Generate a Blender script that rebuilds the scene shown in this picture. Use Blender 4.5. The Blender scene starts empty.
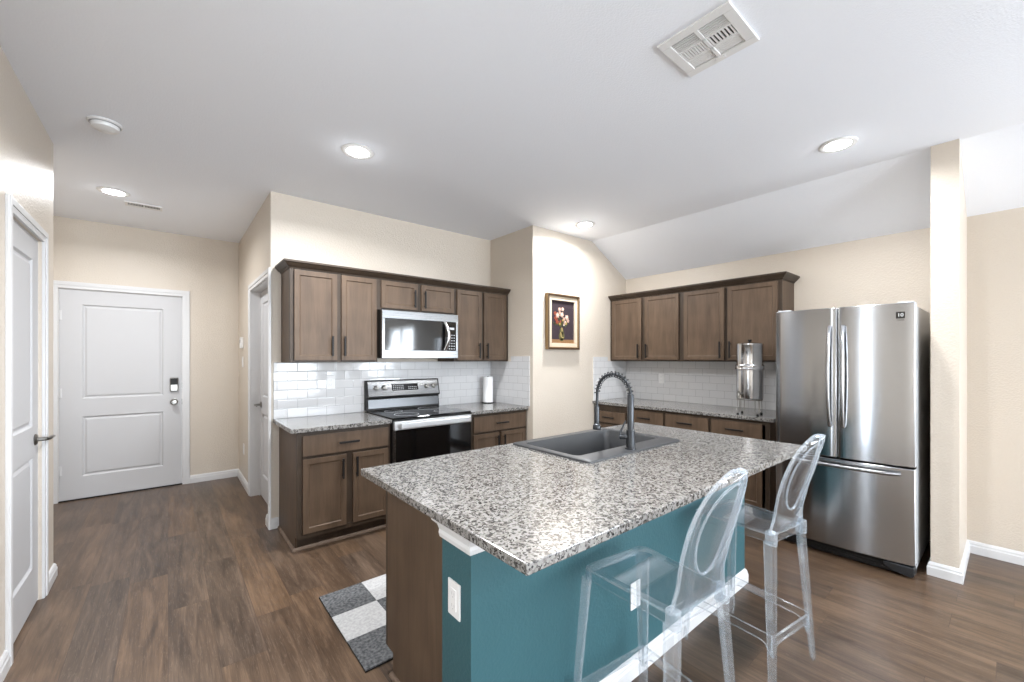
import bpy, bmesh, math, random
from mathutils import Vector, Matrix
random.seed(7)
S = bpy.context.scene
COL = S.collection
PI = math.pi

# ------------------------------------------------------------------ camera, world, light, exposure
cam_d = bpy.data.cameras.new('camera'); cam = bpy.data.objects.new('camera', cam_d); COL.objects.link(cam)
cam.location = (0, 0, 1.385); cam.rotation_euler = (PI/2, 0, math.radians(50.37 - 90))
cam_d.sensor_width = 36; cam_d.lens = 415.2/1024*36; cam_d.shift_y = (358.2-341)/1024
cam_d.clip_start = 0.02
S.camera = cam
S.view_settings.view_transform = 'Standard'; S.view_settings.look = 'None'
S.view_settings.gamma = 1; S.view_settings.use_curve_mapping = False
S.view_settings.exposure = 2.6
w = bpy.data.worlds.new('world'); S.world = w; w.use_nodes = True
w.node_tree.nodes['Background'].inputs[0].default_value = (0.80, 0.90, 1.0, 1)
w.node_tree.nodes['Background'].inputs[1].default_value = 1.0
S.cycles.max_bounces = 14; S.cycles.transparent_max_bounces = 24
S.cycles.diffuse_bounces = 10; S.cycles.glossy_bounces = 5
S.cycles.caustics_reflective = False; S.cycles.caustics_refractive = False
S.cycles.sample_clamp_indirect = 4.0

def area_light(name, loc, rot, sx, sy, power, color=(1, 1, 1), spread=PI):
    d = bpy.data.lights.new(name, 'AREA'); d.shape = 'RECTANGLE'; d.size = sx; d.size_y = sy
    d.energy = power; d.color = color; d.spread = spread
    o = bpy.data.objects.new(name, d); COL.objects.link(o); o.location = loc; o.rotation_euler = rot
    return o
# area lights added at unseen, guessed windows to brighten the room and ceiling
FILL_COL = (0.85, 0.925, 1.0)
area_light('added_light_rear', (0.55, -6.08, 1.35), (PI/2+.35, 0, 0), 1.5, 2.0, 34, FILL_COL)
area_light('added_light_rear', (3.05, -6.08, 1.35), (PI/2+.35, 0, 0), 1.8, 2.0, 34, FILL_COL)
area_light('streak_light_left', (-.60, .84, 1.15), (PI/2, 0, -PI/2), .08, 1.8, .9, FILL_COL)  # added strip light that puts a bright streak on the refrigerator
area_light('added_light_side', (4.38, -2.85, 1.5), (PI/2+.35, 0, PI/2), 1.5, 1.3, 29, FILL_COL)  # added fill from an unseen side window, tilted up

# ------------------------------------------------------------------ materials
def srgb(r, g, b):
    f = lambda c: ((c/255)/12.92 if c/255 <= .04045 else (((c/255)+.055)/1.055)**2.4)
    return (f(r), f(g), f(b), 1)
class NT:
    def __init__(s, name):
        s.m = bpy.data.materials.new(name); s.m.use_nodes = True; s.t = s.m.node_tree
        s.b = s.t.nodes['Principled BSDF']
    def n(s, typ, **kw):
        nd = s.t.nodes.new(typ)
        for k, v in kw.items():
            if k.startswith('i_'):
                key = k[2:]
                key = int(key) if key.isdigit() else key.replace('_', ' ')
                nd.inputs[key].default_value = v
            else: setattr(nd, k, v)
        return nd
    def l(s, a, b): s.t.links.new(a, b)
    def math(s, op, a, b=None):
        nd = s.n('ShaderNodeMath', operation=op)
        for i, x in enumerate((a, b)):
            if x is None: continue
            if hasattr(x, 'links'): s.l(x, nd.inputs[i])
            else: nd.inputs[i].default_value = x
        return nd.outputs[0]
    def mix(s, fac, a, b, bt='MIX'):
        nd = s.n('ShaderNodeMix', data_type='RGBA', blend_type=bt)
        for i, x in ((0, fac), (6, a), (7, b)):
            if hasattr(x, 'links'): s.l(x, nd.inputs[i])
            else: nd.inputs[i].default_value = x
        return nd.outputs[2]
    def ramp(s, fac, stops, interp='LINEAR'):
        nd = s.n('ShaderNodeValToRGB'); nd.color_ramp.interpolation = interp
        e = nd.color_ramp.elements
        while len(e) < len(stops): e.new(0.5)
        for k, (p, c) in enumerate(stops): e[k].position = p; e[k].color = c
        s.l(fac, nd.inputs[0]); return nd.outputs[0]
    def coord(s, scale=(1, 1, 1), rot=(0, 0, 0)):
        tc = s.n('ShaderNodeTexCoord'); mp = s.n('ShaderNodeMapping')
        mp.inputs['Scale'].default_value = scale; mp.inputs['Rotation'].default_value = rot
        s.l(tc.outputs['Object'], mp.inputs[0]); return mp.outputs[0]
    def bump(s, h, strength=.2, dist=.001):
        bn = s.n('ShaderNodeBump'); bn.inputs['Strength'].default_value = strength; bn.inputs['Distance'].default_value = dist
        s.l(h, bn.inputs['Height']); s.l(bn.outputs[0], s.b.inputs['Normal']); return bn
def plain(name, col, rough=.5, metal=0, spec=.5, coat=0):
    t = NT(name); t.b.inputs['Base Color'].default_value = col; t.b.inputs['Roughness'].default_value = rough
    t.b.inputs['Metallic'].default_value = metal; t.b.inputs['Specular IOR Level'].default_value = spec
    t.b.inputs['Coat Weight'].default_value = coat
    return t.m
def paint(name, col, rough=.55, bump=.25, scale=90, spec=.4, dist=.0015):
    t = NT(name); t.b.inputs['Base Color'].default_value = col; t.b.inputs['Roughness'].default_value = rough
    t.b.inputs['Specular IOR Level'].default_value = spec
    v = t.coord(); n = t.n('ShaderNodeTexNoise', i_Scale=scale, i_Detail=2.0); t.l(v, n.inputs['Vector'])
    h = t.ramp(n.outputs[0], [(.42, (0, 0, 0, 1)), (.62, (1, 1, 1, 1))])
    t.bump(h, bump, dist); return t.m
M = {}
M['wall'] = paint('cream wall paint', srgb(201, 191, 178), rough=.38, spec=.5, bump=.45, dist=.002)
M['ceiling'] = paint('flat white ceiling paint', srgb(235, 239, 246), rough=.85, bump=.3, scale=120, spec=.15)
M['trim'] = plain('white trim enamel', srgb(206, 206, 207), .35)
M['door'] = plain('white door enamel', srgb(188, 188, 190), .45)
M['teal'] = paint('teal wall paint', srgb(47, 85, 92), rough=.55, bump=.3)
M['white_plastic'] = plain('white plastic', srgb(222, 222, 222), .35)
M['offwhite'] = plain('grey white slot plastic', srgb(170, 170, 172), .5)
M['black'] = plain('matt black metal', srgb(22, 20, 19), .45, 0, .3)
M['dark_void'] = plain('black rubber and duct shade', srgb(14, 14, 14), .8)
M['black_glass'] = plain('black glass', srgb(10, 10, 11), .06, 0, .6)
M['nickel'] = plain('satin nickel', srgb(140, 138, 134), .3, 1)
M['chrome'] = plain('polished steel', srgb(195, 195, 196), .17, 1)
M['gunmetal'] = plain('gunmetal faucet finish', srgb(66, 68, 71), .32, .8)
M['fridge_side'] = plain('grey enamel fridge side', srgb(190, 192, 194), .4, .1)
M['sink'] = plain('charcoal composite', srgb(56, 57, 59), .42)
M['paper'] = paint('paper towel', srgb(240, 240, 240), .9, .5, 60)
M['printed_grey'] = plain('printed grey marks', srgb(170, 172, 175), .5)
M['gold'] = plain('gilded wood', srgb(128, 102, 66), .45, .25)
M['darkgold'] = plain('dark gilt edge', srgb(62, 44, 30), .5, .1)
M['mat_cream'] = plain('cream picture mat', srgb(196, 180, 158), .8)

def steel(name, col, rough, axis, amt=.25, sc=900):
    t = NT(name); t.b.inputs['Base Color'].default_value = col; t.b.inputs['Metallic'].default_value = 1
    s_ = [sc, sc, sc]; s_[axis] = 3
    v = t.coord(tuple(s_)); n = t.n('ShaderNodeTexNoise', i_Scale=1.0, i_Detail=1.0); t.l(v, n.inputs['Vector'])
    r = t.math('MULTIPLY_ADD', n.outputs[0], .08); 
    r.node.inputs[2].default_value = rough-.04
    t.l(r, t.b.inputs['Roughness'])
    t.b.inputs['Anisotropic'].default_value = .8
    if axis == 2:
        tg = t.n('ShaderNodeTangent', direction_type='RADIAL', axis='Z'); t.l(tg.outputs[0], t.b.inputs['Tangent']); t.b.inputs['Anisotropic Rotation'].default_value = .25
    return t.m
M['steel_v'] = steel('brushed stainless vertical grain', srgb(168, 169, 171), .17, 2)
M['steel_h'] = steel('brushed stainless horizontal grain', srgb(138, 139, 140), .28, 0)

M['steel_b'] = plain('bright brushed steel', srgb(205, 206, 207), .36, .85)
M['steel_d'] = plain('dark satin steel', srgb(92, 93, 95), .3, 1)
def wood_cabinet(name, base, lo):
    t = NT(name)
    v = t.coord((9, 9, 1.1))
    n = t.n('ShaderNodeTexNoise', i_Scale=2.2, i_Detail=5.0, i_Roughness=.6, i_Distortion=.6); t.l(v, n.inputs['Vector'])
    v2 = t.coord((160, 160, 5)); n2 = t.n('ShaderNodeTexNoise', i_Scale=1.0, i_Detail=2.0); t.l(v2, n2.inputs['Vector'])
    v3 = t.coord((3, 3, 3)); n3 = t.n('ShaderNodeTexNoise', i_Scale=2.0, i_Detail=1.0); t.l(v3, n3.inputs['Vector'])
    f = t.math('ADD', t.math('MULTIPLY', n.outputs[0], .55), t.math('MULTIPLY', n2.outputs[0], .2))
    f = t.math('ADD', f, t.math('MULTIPLY', n3.outputs[0], .25))
    c = t.ramp(f, [(.32, lo), (.62, base)])
    t.l(c, t.b.inputs['Base Color']); t.b.inputs['Roughness'].default_value = .45; t.b.inputs['Specular IOR Level'].default_value = .32
    t.bump(n2.outputs[0], .06, .001)
    return t.m
M['wood'] = wood_cabinet('brown stained maple', srgb(92, 75, 60), srgb(70, 55, 43))
M['wood_dark'] = wood_cabinet('brown stained maple moulding', srgb(66, 54, 43), srgb(48, 38, 30))
M['wood_shoe'] = wood_cabinet('light brown shoe moulding', srgb(128, 110, 96), srgb(104, 86, 73))

def granite():
    t = NT('speckled granite')
    v = t.coord()
    nz = t.n('ShaderNodeTexNoise', i_Scale=60.0, i_Detail=2.0); t.l(v, nz.inputs['Vector'])
    vm = t.n('ShaderNodeVectorMath', operation='MULTIPLY_ADD'); t.l(nz.outputs['Color'], vm.inputs[0])
    vm.inputs[1].default_value = (.012, .012, .012); t.l(v, vm.inputs[2])
    def cells(sc):
        vo = t.n('ShaderNodeTexVoronoi', i_Scale=sc); t.l(vm.outputs[0], vo.inputs['Vector'])
        sp = t.n('ShaderNodeSeparateColor'); t.l(vo.outputs['Color'], sp.inputs[0]); return sp.outputs[0]
    a = cells(105); b = cells(165)
    ca = t.ramp(a, [(0, srgb(137, 135, 133)), (.34, srgb(125, 122, 118)), (.60, srgb(106, 103, 100)), (.78, srgb(81, 79, 77)), (.90, srgb(58, 57, 55))], 'CONSTANT')
    cb = t.ramp(b, [(0, srgb(28, 28, 28)), (.12, srgb(64, 61, 60)), (.19, srgb(122, 118, 115)), (.6, srgb(139, 138, 134))], 'CONSTANT')
    msk = t.ramp(b, [(0, (1, 1, 1, 1)), (.19, (0, 0, 0, 1)), (.86, (1, 1, 1, 1))], 'CONSTANT')
    c = t.mix(msk, ca, cb)
    n = t.n('ShaderNodeTexNoise', i_Scale=5.0, i_Detail=3.0); t.l(v, n.inputs['Vector'])
    c = t.mix(t.math('MULTIPLY', n.outputs[0], .22), c, srgb(120, 116, 114))
    t.l(c, t.b.inputs['Base Color']); t.b.inputs['Roughness'].default_value = .14
    t.b.inputs['Specular IOR Level'].default_value = .5
    return t.m
M['granite'] = granite()

def floor_mat():
    t = NT('wood look plank floor')
    tc = t.n('ShaderNodeTexCoord'); sx = t.n('ShaderNodeSeparateXYZ'); t.l(tc.outputs['Object'], sx.inputs[0])
    PW = .182
    row = t.math('FLOOR', t.math('DIVIDE', sx.outputs[0], PW))
    wn = t.n('ShaderNodeTexWhiteNoise', noise_dimensions='1D'); t.l(row, wn.inputs['W'])
    off = t.math('MULTIPLY', wn.outputs[0], 1.22)
    yy = t.math('DIVIDE', t.math('ADD', sx.outputs[1], off), 1.22)
    idx = t.math('FLOOR', yy)
    cb = t.n('ShaderNodeCombineXYZ'); t.l(row, cb.inputs[0]); t.l(idx, cb.inputs[1])
    w2 = t.n('ShaderNodeTexWhiteNoise', noise_dimensions='3D'); t.l(cb.outputs[0], w2.inputs['Vector'])
    # grain coordinates shifted per plank
    sh = t.n('ShaderNodeVectorMath', operation='MULTIPLY_ADD'); t.l(w2.outputs['Color'], sh.inputs[0]); sh.inputs[1].default_value = (7, 9, 5)
    t.l(tc.outputs['Object'], sh.inputs[2])
    def noise(scale, sc, det, dist):
        mp = t.n('ShaderNodeMapping'); mp.inputs['Scale'].default_value = scale; t.l(sh.outputs[0], mp.inputs[0])
        n = t.n('ShaderNodeTexNoise', i_Scale=sc, i_Detail=det, i_Distortion=dist); t.l(mp.outputs[0], n.inputs['Vector']); return n.outputs[0]
    g1 = noise((9, .9, 1), 1.5, 6.0, 1.6); g2 = noise((130, 4.5, 1), 1.0, 3.0, .8); g3 = noise((2.2, 1.1, 1), 1.5, 2.0, .3)
    f = t.math('ADD', t.math('MULTIPLY', g1, .46), t.math('MULTIPLY', g2, .26))
    f = t.math('ADD', f, t.math('MULTIPLY', g3, .24))
    f = t.math('ADD', f, t.math('MULTIPLY', t.math('SUBTRACT', w2.outputs[0], .5), .07))
    c = t.ramp(f, [(.34, srgb(54, 42, 33)), (.48, srgb(80, 65, 53)), (.62, srgb(106, 88, 73))])
    # pale cerused streaks
    mp = t.n('ShaderNodeMapping'); mp.inputs['Scale'].default_value = (16, 1.0, 1); t.l(sh.outputs[0], mp.inputs[0])
    wv = t.n('ShaderNodeTexNoise', i_Scale=4.0, i_Detail=6.0, i_Distortion=2.5); t.l(mp.outputs[0], wv.inputs['Vector'])
    st = t.ramp(wv.outputs[0], [(.57, (0, 0, 0, 1)), (.60, (1, 1, 1, 1)), (.63, (0, 0, 0, 1))])
    c = t.mix(t.math('MULTIPLY', st, .35), c, srgb(128, 112, 99))
    hs = t.n('ShaderNodeHueSaturation'); t.l(c, hs.inputs['Color'])
    t.l(t.math('ADD', t.math('MULTIPLY', w2.outputs[0], .25), .95), hs.inputs['Saturation'])
    c = hs.outputs[0]
    # joints
    fx = t.math('ABSOLUTE', t.math('SUBTRACT', t.math('FRACT', t.math('DIVIDE', sx.outputs[0], PW)), .5))
    fy = t.math('ABSOLUTE', t.math('SUBTRACT', t.math('FRACT', yy), .5))
    j = t.math('MAXIMUM', t.math('GREATER_THAN', fx, .5-.0022/PW/2), t.math('GREATER_THAN', fy, .5-.0025/1.22/2))
    c = t.mix(t.math('MULTIPLY', j, .7), c, srgb(60, 46, 38))
    t.l(c, t.b.inputs['Base Color'])
    t.l(t.math('ADD', t.math('MULTIPLY', g2, .14), .25), t.b.inputs['Roughness'])
    t.b.inputs['Specular IOR Level'].default_value = .45
    t.bump(t.math('SUBTRACT', g2, j), .10, .0012)
    return t.m
M['floor'] = floor_mat()

def tile_mat():
    t = NT('white subway tile')
    tc = t.n('ShaderNodeTexCoord'); sx = t.n('ShaderNodeSeparateXYZ'); t.l(tc.outputs['Object'], sx.inputs[0])
    u = t.math('ADD', sx.outputs[0], sx.outputs[1])
    TW, TH = .153, .0765
    r = t.math('DIVIDE', t.math('SUBTRACT', sx.outputs[2], .89), TH); row = t.math('FLOOR', r)
    odd = t.math('MULTIPLY', t.math('MODULO', row, 2.0), .5)
    uu = t.math('ADD', t.math('DIVIDE', u, TW), odd); col = t.math('FLOOR', uu)
    cb = t.n('ShaderNodeCombineXYZ'); t.l(row, cb.inputs[0]); t.l(col, cb.inputs[1])
    wn = t.n('ShaderNodeTexWhiteNoise', noise_dimensions='3D'); t.l(cb.outputs[0], wn.inputs['Vector'])
    fx = t.math('ABSOLUTE', t.math('SUBTRACT', t.math('FRACT', uu), .5)); fy = t.math('ABSOLUTE', t.math('SUBTRACT', t.math('FRACT', r), .5))
    ex = t.math('MULTIPLY', t.math('SUBTRACT', .5, fx), TW); ey = t.math('MULTIPLY', t.math('SUBTRACT', .5, fy), TH)
    e = t.math('MINIMUM', ex, ey)
    g = t.math('LESS_THAN', e, .0014)
    c = t.mix(t.math('MULTIPLY', wn.outputs[0], .25), srgb(206, 206, 207), srgb(194, 195, 197))
    c = t.mix(g, c, srgb(158, 158, 160)); t.l(c, t.b.inputs['Base Color'])
    t.l(t.math('MULTIPLY_ADD', g, .6), t.b.inputs['Roughness']); t.b.inputs['Roughness'].links[0].from_node.inputs[2].default_value = .09
    h = t.ramp(t.math('DIVIDE', e, .006), [(0, (0, 0, 0, 1)), (.9, (1, 1, 1, 1))])
    nz = t.n('ShaderNodeTexNoise', i_Scale=14.0, i_Detail=1.0); t.l(tc.outputs['Object'], nz.inputs['Vector'])
    bn = t.bump(t.math('ADD', h, t.math('MULTIPLY', nz.outputs[0], .5)), .35, .0015)
    # each tile sits at a slightly different angle
    vm = t.n('ShaderNodeVectorMath', operation='MULTIPLY_ADD'); t.l(wn.outputs['Color'], vm.inputs[0]); vm.inputs[1].default_value = (.05, .05, .05)
    t.l(bn.outputs[0], vm.inputs[2]); v2 = t.n('ShaderNodeVectorMath', operation='SUBTRACT'); t.l(vm.outputs[0], v2.inputs[0]); v2.inputs[1].default_value = (.025, .025, .025)
    t.l(v2.outputs[0], t.b.inputs['Normal'])
    return t.m
M['tile'] = tile_mat()

def clear_plastic(name='clear polycarbonate', body=.004):
    t = NT(name); t.t.nodes.remove(t.b)
    out = [n for n in t.t.nodes if n.type == 'OUTPUT_MATERIAL'][0]
    tr = t.n('ShaderNodeBsdfTransparent'); tr.inputs[0].default_value = (.992, .995, .998, 1)
    gl = t.n('ShaderNodeBsdfGlossy'); gl.inputs['Roughness'].default_value = .03; gl.inputs[0].default_value = (.95, .97, 1, 1)
    df = t.n('ShaderNodeBsdfTranslucent'); df.inputs[0].default_value = (.80, .88, .95, 1)
    d2 = t.n('ShaderNodeBsdfDiffuse'); d2.inputs[0].default_value = (.80, .88, .95, 1)
    ad = t.n('ShaderNodeMixShader'); ad.inputs[0].default_value = .5; t.l(df.outputs[0], ad.inputs[1]); t.l(d2.outputs[0], ad.inputs[2])
    lw = t.n('ShaderNodeLayerWeight'); lw.inputs[0].default_value = .5
    t.l(t.ramp(lw.outputs['Facing'], [(0, (.99, .993, .996, 1)), (.55, (.97, .98, .988, 1)), (.85, (.72, .79, .85, 1)), (1, (.40, .50, .58, 1))]), tr.inputs[0])
    m1 = t.n('ShaderNodeMixShader')
    fr = t.math('ADD', t.math('MULTIPLY', t.math('POWER', lw.outputs['Facing'], 3.0), .60), .07)
    t.l(fr, m1.inputs[0]); t.l(tr.outputs[0], m1.inputs[1]); t.l(gl.outputs[0], m1.inputs[2])
    m2 = t.n('ShaderNodeMixShader')
    edge = t.math('ADD', t.math('MULTIPLY', t.math('POWER', lw.outputs['Facing'], 5.0), .30), body)
    t.l(edge, m2.inputs[0]); t.l(m1.outputs[0], m2.inputs[1]); t.l(ad.outputs[0], m2.inputs[2])
    t.l(m2.outputs[0], out.inputs[0]); return t.m
M['clear'] = clear_plastic()
M['clear_edge'] = clear_plastic('polycarbonate moulded edge', .20)
def felt(name, c1, c2):
    t = NT(name); v = t.coord(); n = t.n('ShaderNodeTexNoise', i_Scale=70.0, i_Detail=6.0); t.l(v, n.inputs['Vector'])
    n2 = t.n('ShaderNodeTexNoise', i_Scale=300.0, i_Detail=3.0); t.l(v, n2.inputs['Vector'])
    t.l(t.ramp(n.outputs[0], [(.35, c1), (.65, c2)]), t.b.inputs['Base Color']); t.b.inputs['Roughness'].default_value = .95
    t.b.inputs['Specular IOR Level'].default_value = .1
    t.bump(n2.outputs[0], .6, .002); return t.m
M['felt_grey'] = felt('charcoal felt', srgb(66, 67, 69), srgb(104, 105, 107))
M['felt_white'] = felt('white felt', srgb(160, 160, 161), srgb(180, 180, 180))
def emis(name, col, st):
    t = NT(name); t.b.inputs['Emission Color'].default_value = col; t.b.inputs['Emission Strength'].default_value = st
    t.b.inputs['Base Color'].default_value = (.9, .9, .9, 1); return t.m
M['lamp'] = emis('lit lamp lens', (1, .99, .97, 1), 10)

# ------------------------------------------------------------------ mesh helpers
class MB:
    def __init__(s): s.bm = bmesh.new()
    def box(s, x0, y0, z0, x1, y1, z1, mi=0):
        v = [s.bm.verts.new(p) for p in ((x0,y0,z0),(x1,y0,z0),(x1,y1,z0),(x0,y1,z0),(x0,y0,z1),(x1,y0,z1),(x1,y1,z1),(x0,y1,z1))]
        for f in ((0,3,2,1),(4,5,6,7),(0,1,5,4),(1,2,6,5),(2,3,7,6),(3,0,4,7)):
            fa = s.bm.faces.new([v[i] for i in f]); fa.material_index = mi
        return s
    def prism(s, pts, axis, a, b, mi=0):
        """pts: polygon in the two other axes (in x,y,z order), extruded along axis from a to b"""
        def P(p, t):
            q = list(p); q.insert(axis, t); return q
        va = [s.bm.verts.new(P(p, a)) for p in pts]; vb = [s.bm.verts.new(P(p, b)) for p in pts]
        n = len(pts)
        fs = [s.bm.faces.new(va), s.bm.faces.new(vb[::-1])]
        for i in range(n): fs.append(s.bm.faces.new((va[i], vb[i], vb[(i+1) % n], va[(i+1) % n])))
        for f in fs: f.material_index = mi
        return s
    def sweep(s, prof, path, closed=False, mi=0, mirror=False):
        """prof: (offset outward, z) points; path: xy points, outward is to the right of travel; mitred"""
        n = len(path); rings = []
        for i, p in enumerate(path):
            p = Vector(p[:2]); 
            d0 = (Vector(path[i][:2])-Vector(path[i-1][:2])).normalized() if (i > 0 or closed) else None
            d1 = (Vector(path[(i+1) % n][:2])-p).normalized() if (i < n-1 or closed) else None
            if d0 is None: d0 = d1
            if d1 is None: d1 = d0
            n0 = Vector((d0.y, -d0.x)); n1 = Vector((d1.y, -d1.x)); m = (n0+n1)/2; m = m/max(m.length_squared, .1)
            rings.append([s.bm.verts.new((p.x+m.x*o, p.y+m.y*o, z)) for o, z in prof])
        k = len(prof); segs = n if closed else n-1
        for i in range(segs):
            A, B = rings[i], rings[(i+1) % n]
            for j in range(k):
                s.bm.faces.new((A[j], B[j], B[(j+1) % k], A[(j+1) % k])).material_index = mi
        if not closed: s.bm.faces.new(rings[0][::-1]); s.bm.faces.new(rings[-1])
        return s
    def lathe(s, prof, c=(0,0,0), seg=24, axis='Z', mi=0, ring=False):
        """prof: (r, z) from bottom to top, closed caps where r>0"""
        def T(x, y, z):
            if axis == 'Z': p = (x, y, z)
            elif axis == 'X': p = (z, x, y)
            else: p = (y, z, x)
            return (p[0]+c[0], p[1]+c[1], p[2]+c[2])
        R = []
        for r, z in prof:
            if r < 1e-6: R.append([s.bm.verts.new(T(0, 0, z))])
            else: R.append([s.bm.verts.new(T(r*math.cos(2*PI*i/seg), r*math.sin(2*PI*i/seg), z)) for i in range(seg)])
        for A, B in zip(R, R[1:]):
            for i in range(seg):
                j = (i+1) % seg
                if len(A) == 1 and len(B) == 1: continue
                if len(A) == 1: f = (A[0], B[j], B[i])
                elif len(B) == 1: f = (A[i], A[j], B[0])
                else: f = (A[i], A[j], B[j], B[i])
                s.bm.faces.new(f).material_index = mi
        if ring:
            for i in range(seg): s.bm.faces.new((R[-1][i], R[-1][(i+1) % seg], R[0][(i+1) % seg], R[0][i]))
            return s
        if len(R[0]) > 1: s.bm.faces.new(R[0][::-1]).material_index = mi
        if len(R[-1]) > 1: s.bm.faces.new(R[-1]).material_index = mi
        return s
    def tube(s, pts, r, seg=10, mi=0, closed=False):
        pts = [Vector(p) for p in pts]; n = len(pts); rings = []
        rr = r if hasattr(r, '__len__') else [r]*n
        up = None
        for i, p in enumerate(pts):
            t = (pts[min(i+1, n-1)]-pts[max(i-1, 0)]).normalized()
            if up is None:
                up = Vector((0, 0, 1)) if abs(t.z) < .9 else Vector((1, 0, 0))
            a = t.cross(up).normalized(); b = a.cross(t).normalized(); up = b
            rings.append([s.bm.verts.new(p+(a*math.cos(2*PI*k/seg)+b*math.sin(2*PI*k/seg))*rr[i]) for k in range(seg)])
        for A, B in zip(rings, rings[1:]):
            for k in range(seg): s.bm.faces.new((A[k], A[(k+1) % seg], B[(k+1) % seg], B[k])).material_index = mi
        s.bm.faces.new(rings[0][::-1]); s.bm.faces.new(rings[-1]); return s
    def build(s, name, mat, parent=None, bevel=0, smooth=False, loc=None, seg=2):
        bmesh.ops.recalc_face_normals(s.bm, faces=s.bm.faces)
        me = bpy.data.meshes.new(name); s.bm.to_mesh(me); s.bm.free()
        for m in (mat if isinstance(mat, (list, tuple)) else [mat]): me.materials.append(m)
        o = bpy.data.objects.new(name, me); COL.objects.link(o)
        if parent: o.parent = parent
        if loc: o.location = loc
        if smooth:
            for p in me.polygons: p.use_smooth = True
            me.set_sharp_from_angle(angle=math.radians(38))
        if bevel:
            b = o.modifiers.new('bevel', 'BEVEL'); b.width = bevel; b.segments = seg; b.limit_method = 'ANGLE'; b.angle_limit = math.radians(40)
        return o
def box(*a, mi=0): return MB().box(*a, mi=mi)
def tag(o, label=None, cat=None, group=None, kind=None):
    if label: o['label'] = label
    if cat: o['category'] = cat
    if group: o['group'] = group
    if kind: o['kind'] = kind
    return o
def thing(name, label, cat, loc=(0,0,0), rz=0, group=None):
    o = bpy.data.objects.new(name, None); COL.objects.link(o); o.empty_display_size = .1
    o.location = loc; o.rotation_euler = (0, 0, rz); return tag(o, label, cat, group)
def struct(name, mb, mat, bevel=0, **k):
    return tag(mb.build(name, mat, bevel=bevel, **k), kind='structure')

# ------------------------------------------------------------------ setting
XL, XB, XR, YA, YP, YH, ZC = -.56, 4.45, 4.41, 3.84, 3.12, 5.82, 2.74
XRG, ZLOW = 3.79, 2.375          # where the ceiling starts to slope, and its height at the side wall
YR = -6.2
def zs(x): return ZC if x <= XRG else ZC+(ZLOW-ZC)*(x-XRG)/(XB-XRG)
struct('floor', box(-1.3, YR-.2, -.06, 4.7, 6.1, 0), M['floor'])
c = MB().prism([(-1.3, ZC), (XRG, ZC), (4.65, zs(4.65)), (4.65, 2.9), (-1.3, 2.9)], 1, YR-.2, 6.1)
struct('ceiling', c, M['ceiling'])
D1 = (2.93, 3.565, 2.055)     # left wall door opening (y0, y1, height)
b = MB(); b.box(XL-.12, YR, 0, XL, .70, ZC).box(XL-.12, .98, 0, XL, D1[0], ZC).box(XL-.12, .70, 0, XL, .98, .2).box(XL-.12, .70, 2.1, XL, .98, ZC).box(XL-.12, D1[1], 0, XL, 3.88, ZC).box(XL-.12, D1[0], D1[2], XL, D1[1], ZC)
struct('wall_left', b, M['wall'])
struct('wall_hall_left', box(-1.22, 3.88, 0, -1.10, YH, ZC).box(-1.10, 3.88-.12, 0, XL-.12, 3.88, ZC), M['wall'])
D2 = (-.81, .12, 2.06)
b = MB(); b.box(-1.22, YH, 0, D2[0], YH+.12, ZC).box(D2[1], YH, 0, .76, YH+.12, ZC).box(D2[0], YH, D2[2], D2[1], YH+.12, ZC)
struct('wall_hall_back', b, M['wall'])
D3 = (3.885, 4.875, 2.055)
b = MB(); b.box(.64, YA, 0, .76, D3[0], ZC).box(.64, D3[1], 0, .76, YH, ZC).box(.64, D3[0], D3[2], .76, D3[1], ZC)
struct('wall_hall_right', b, M['wall'])
struct('wall_kitchen_back', box(.76, YA, 0, 2.96, YA+.12, ZC), M['wall'])
b = MB().box(2.86, YP+.12, 0, 2.96, YA, ZC)
b.prism([(2.86, 0), (XB, 0), (XB, zs(XB)), (XRG, ZC), (2.86, ZC)], 1, YP, YP+.12)
struct('wall_pantry', b, M['wall'])
struct('wall_kitchen_right', box(XB, .20, 0, XB+.12, YP+.12, ZLOW), M['wall'])
struct('wall_wing', MB().prism([(3.76, 0), (XB, 0), (XB, zs(XB)), (XRG, ZC), (3.76, ZC)], 1, .212, .338), M['wall'])
b = MB().box(XR, -2.1, 0, XR+.12, .212, zs(XR)).box(XR, YR, 0, XR+.12, -3.6, zs(XR)).box(XR, -3.6, 0, XR+.12, -2.1, .85).box(XR, -3.6, 2.15, XR+.12, -2.1, zs(XR))
struct('wall_right', b, M['wall'])
b = MB()
for x0, x1 in ((-.68, -.2), (1.3, 2.15), (3.95, XR+.12)): b.box(x0, YR-.12, 0, x1, YR, zs(x1) if x1 > 4 else ZC)
for x0, x1 in ((-.2, 1.3), (2.15, 3.95)): b.box(x0, YR-.12, 0, x1, YR, .35); b.box(x0, YR-.12, 2.35, x1, YR, zs(x1))
struct('wall_rear', b, M['wall'])
def win(name, x0, x1, z0, z1, y):
    b = MB(); t = .05
    b.box(x0, y-.09, z0, x0+t, y-.03, z1).box(x1-t, y-.09, z0, x1, y-.03, z1).box(x0, y-.09, z0, x1, y-.03, z0+t).box(x0, y-.09, z1-t, x1, y-.03, z1)
    b.box((x0+x1)/2-.03, y-.09, z0, (x0+x1)/2+.03, y-.03, z1)
    struct(name, b, M['trim'])
win('added_window_1', -.2, 1.3, .35, 2.35, YR); win('added_window_2', 2.15, 3.95, .35, 2.35, YR)  # unseen rear windows, added to go with the fill lights
b = MB(); b.box(XR+.03, -3.6, .85, XR+.09, -3.55, 2.15).box(XR+.03, -3.55, .85, XR+.09, -3.5, 2.15).box(XR+.03, -3.55, .85, XR+.09, -3.55, .9).box(XR+.03, -3.55, 2.1, XR+.09, -3.55, 2.15).box(XR+.03, -2.88, .9, XR+.09, -2.82, 2.1)
struct('added_window_3', b, M['trim'])  # unseen side window, added for brightness

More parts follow.
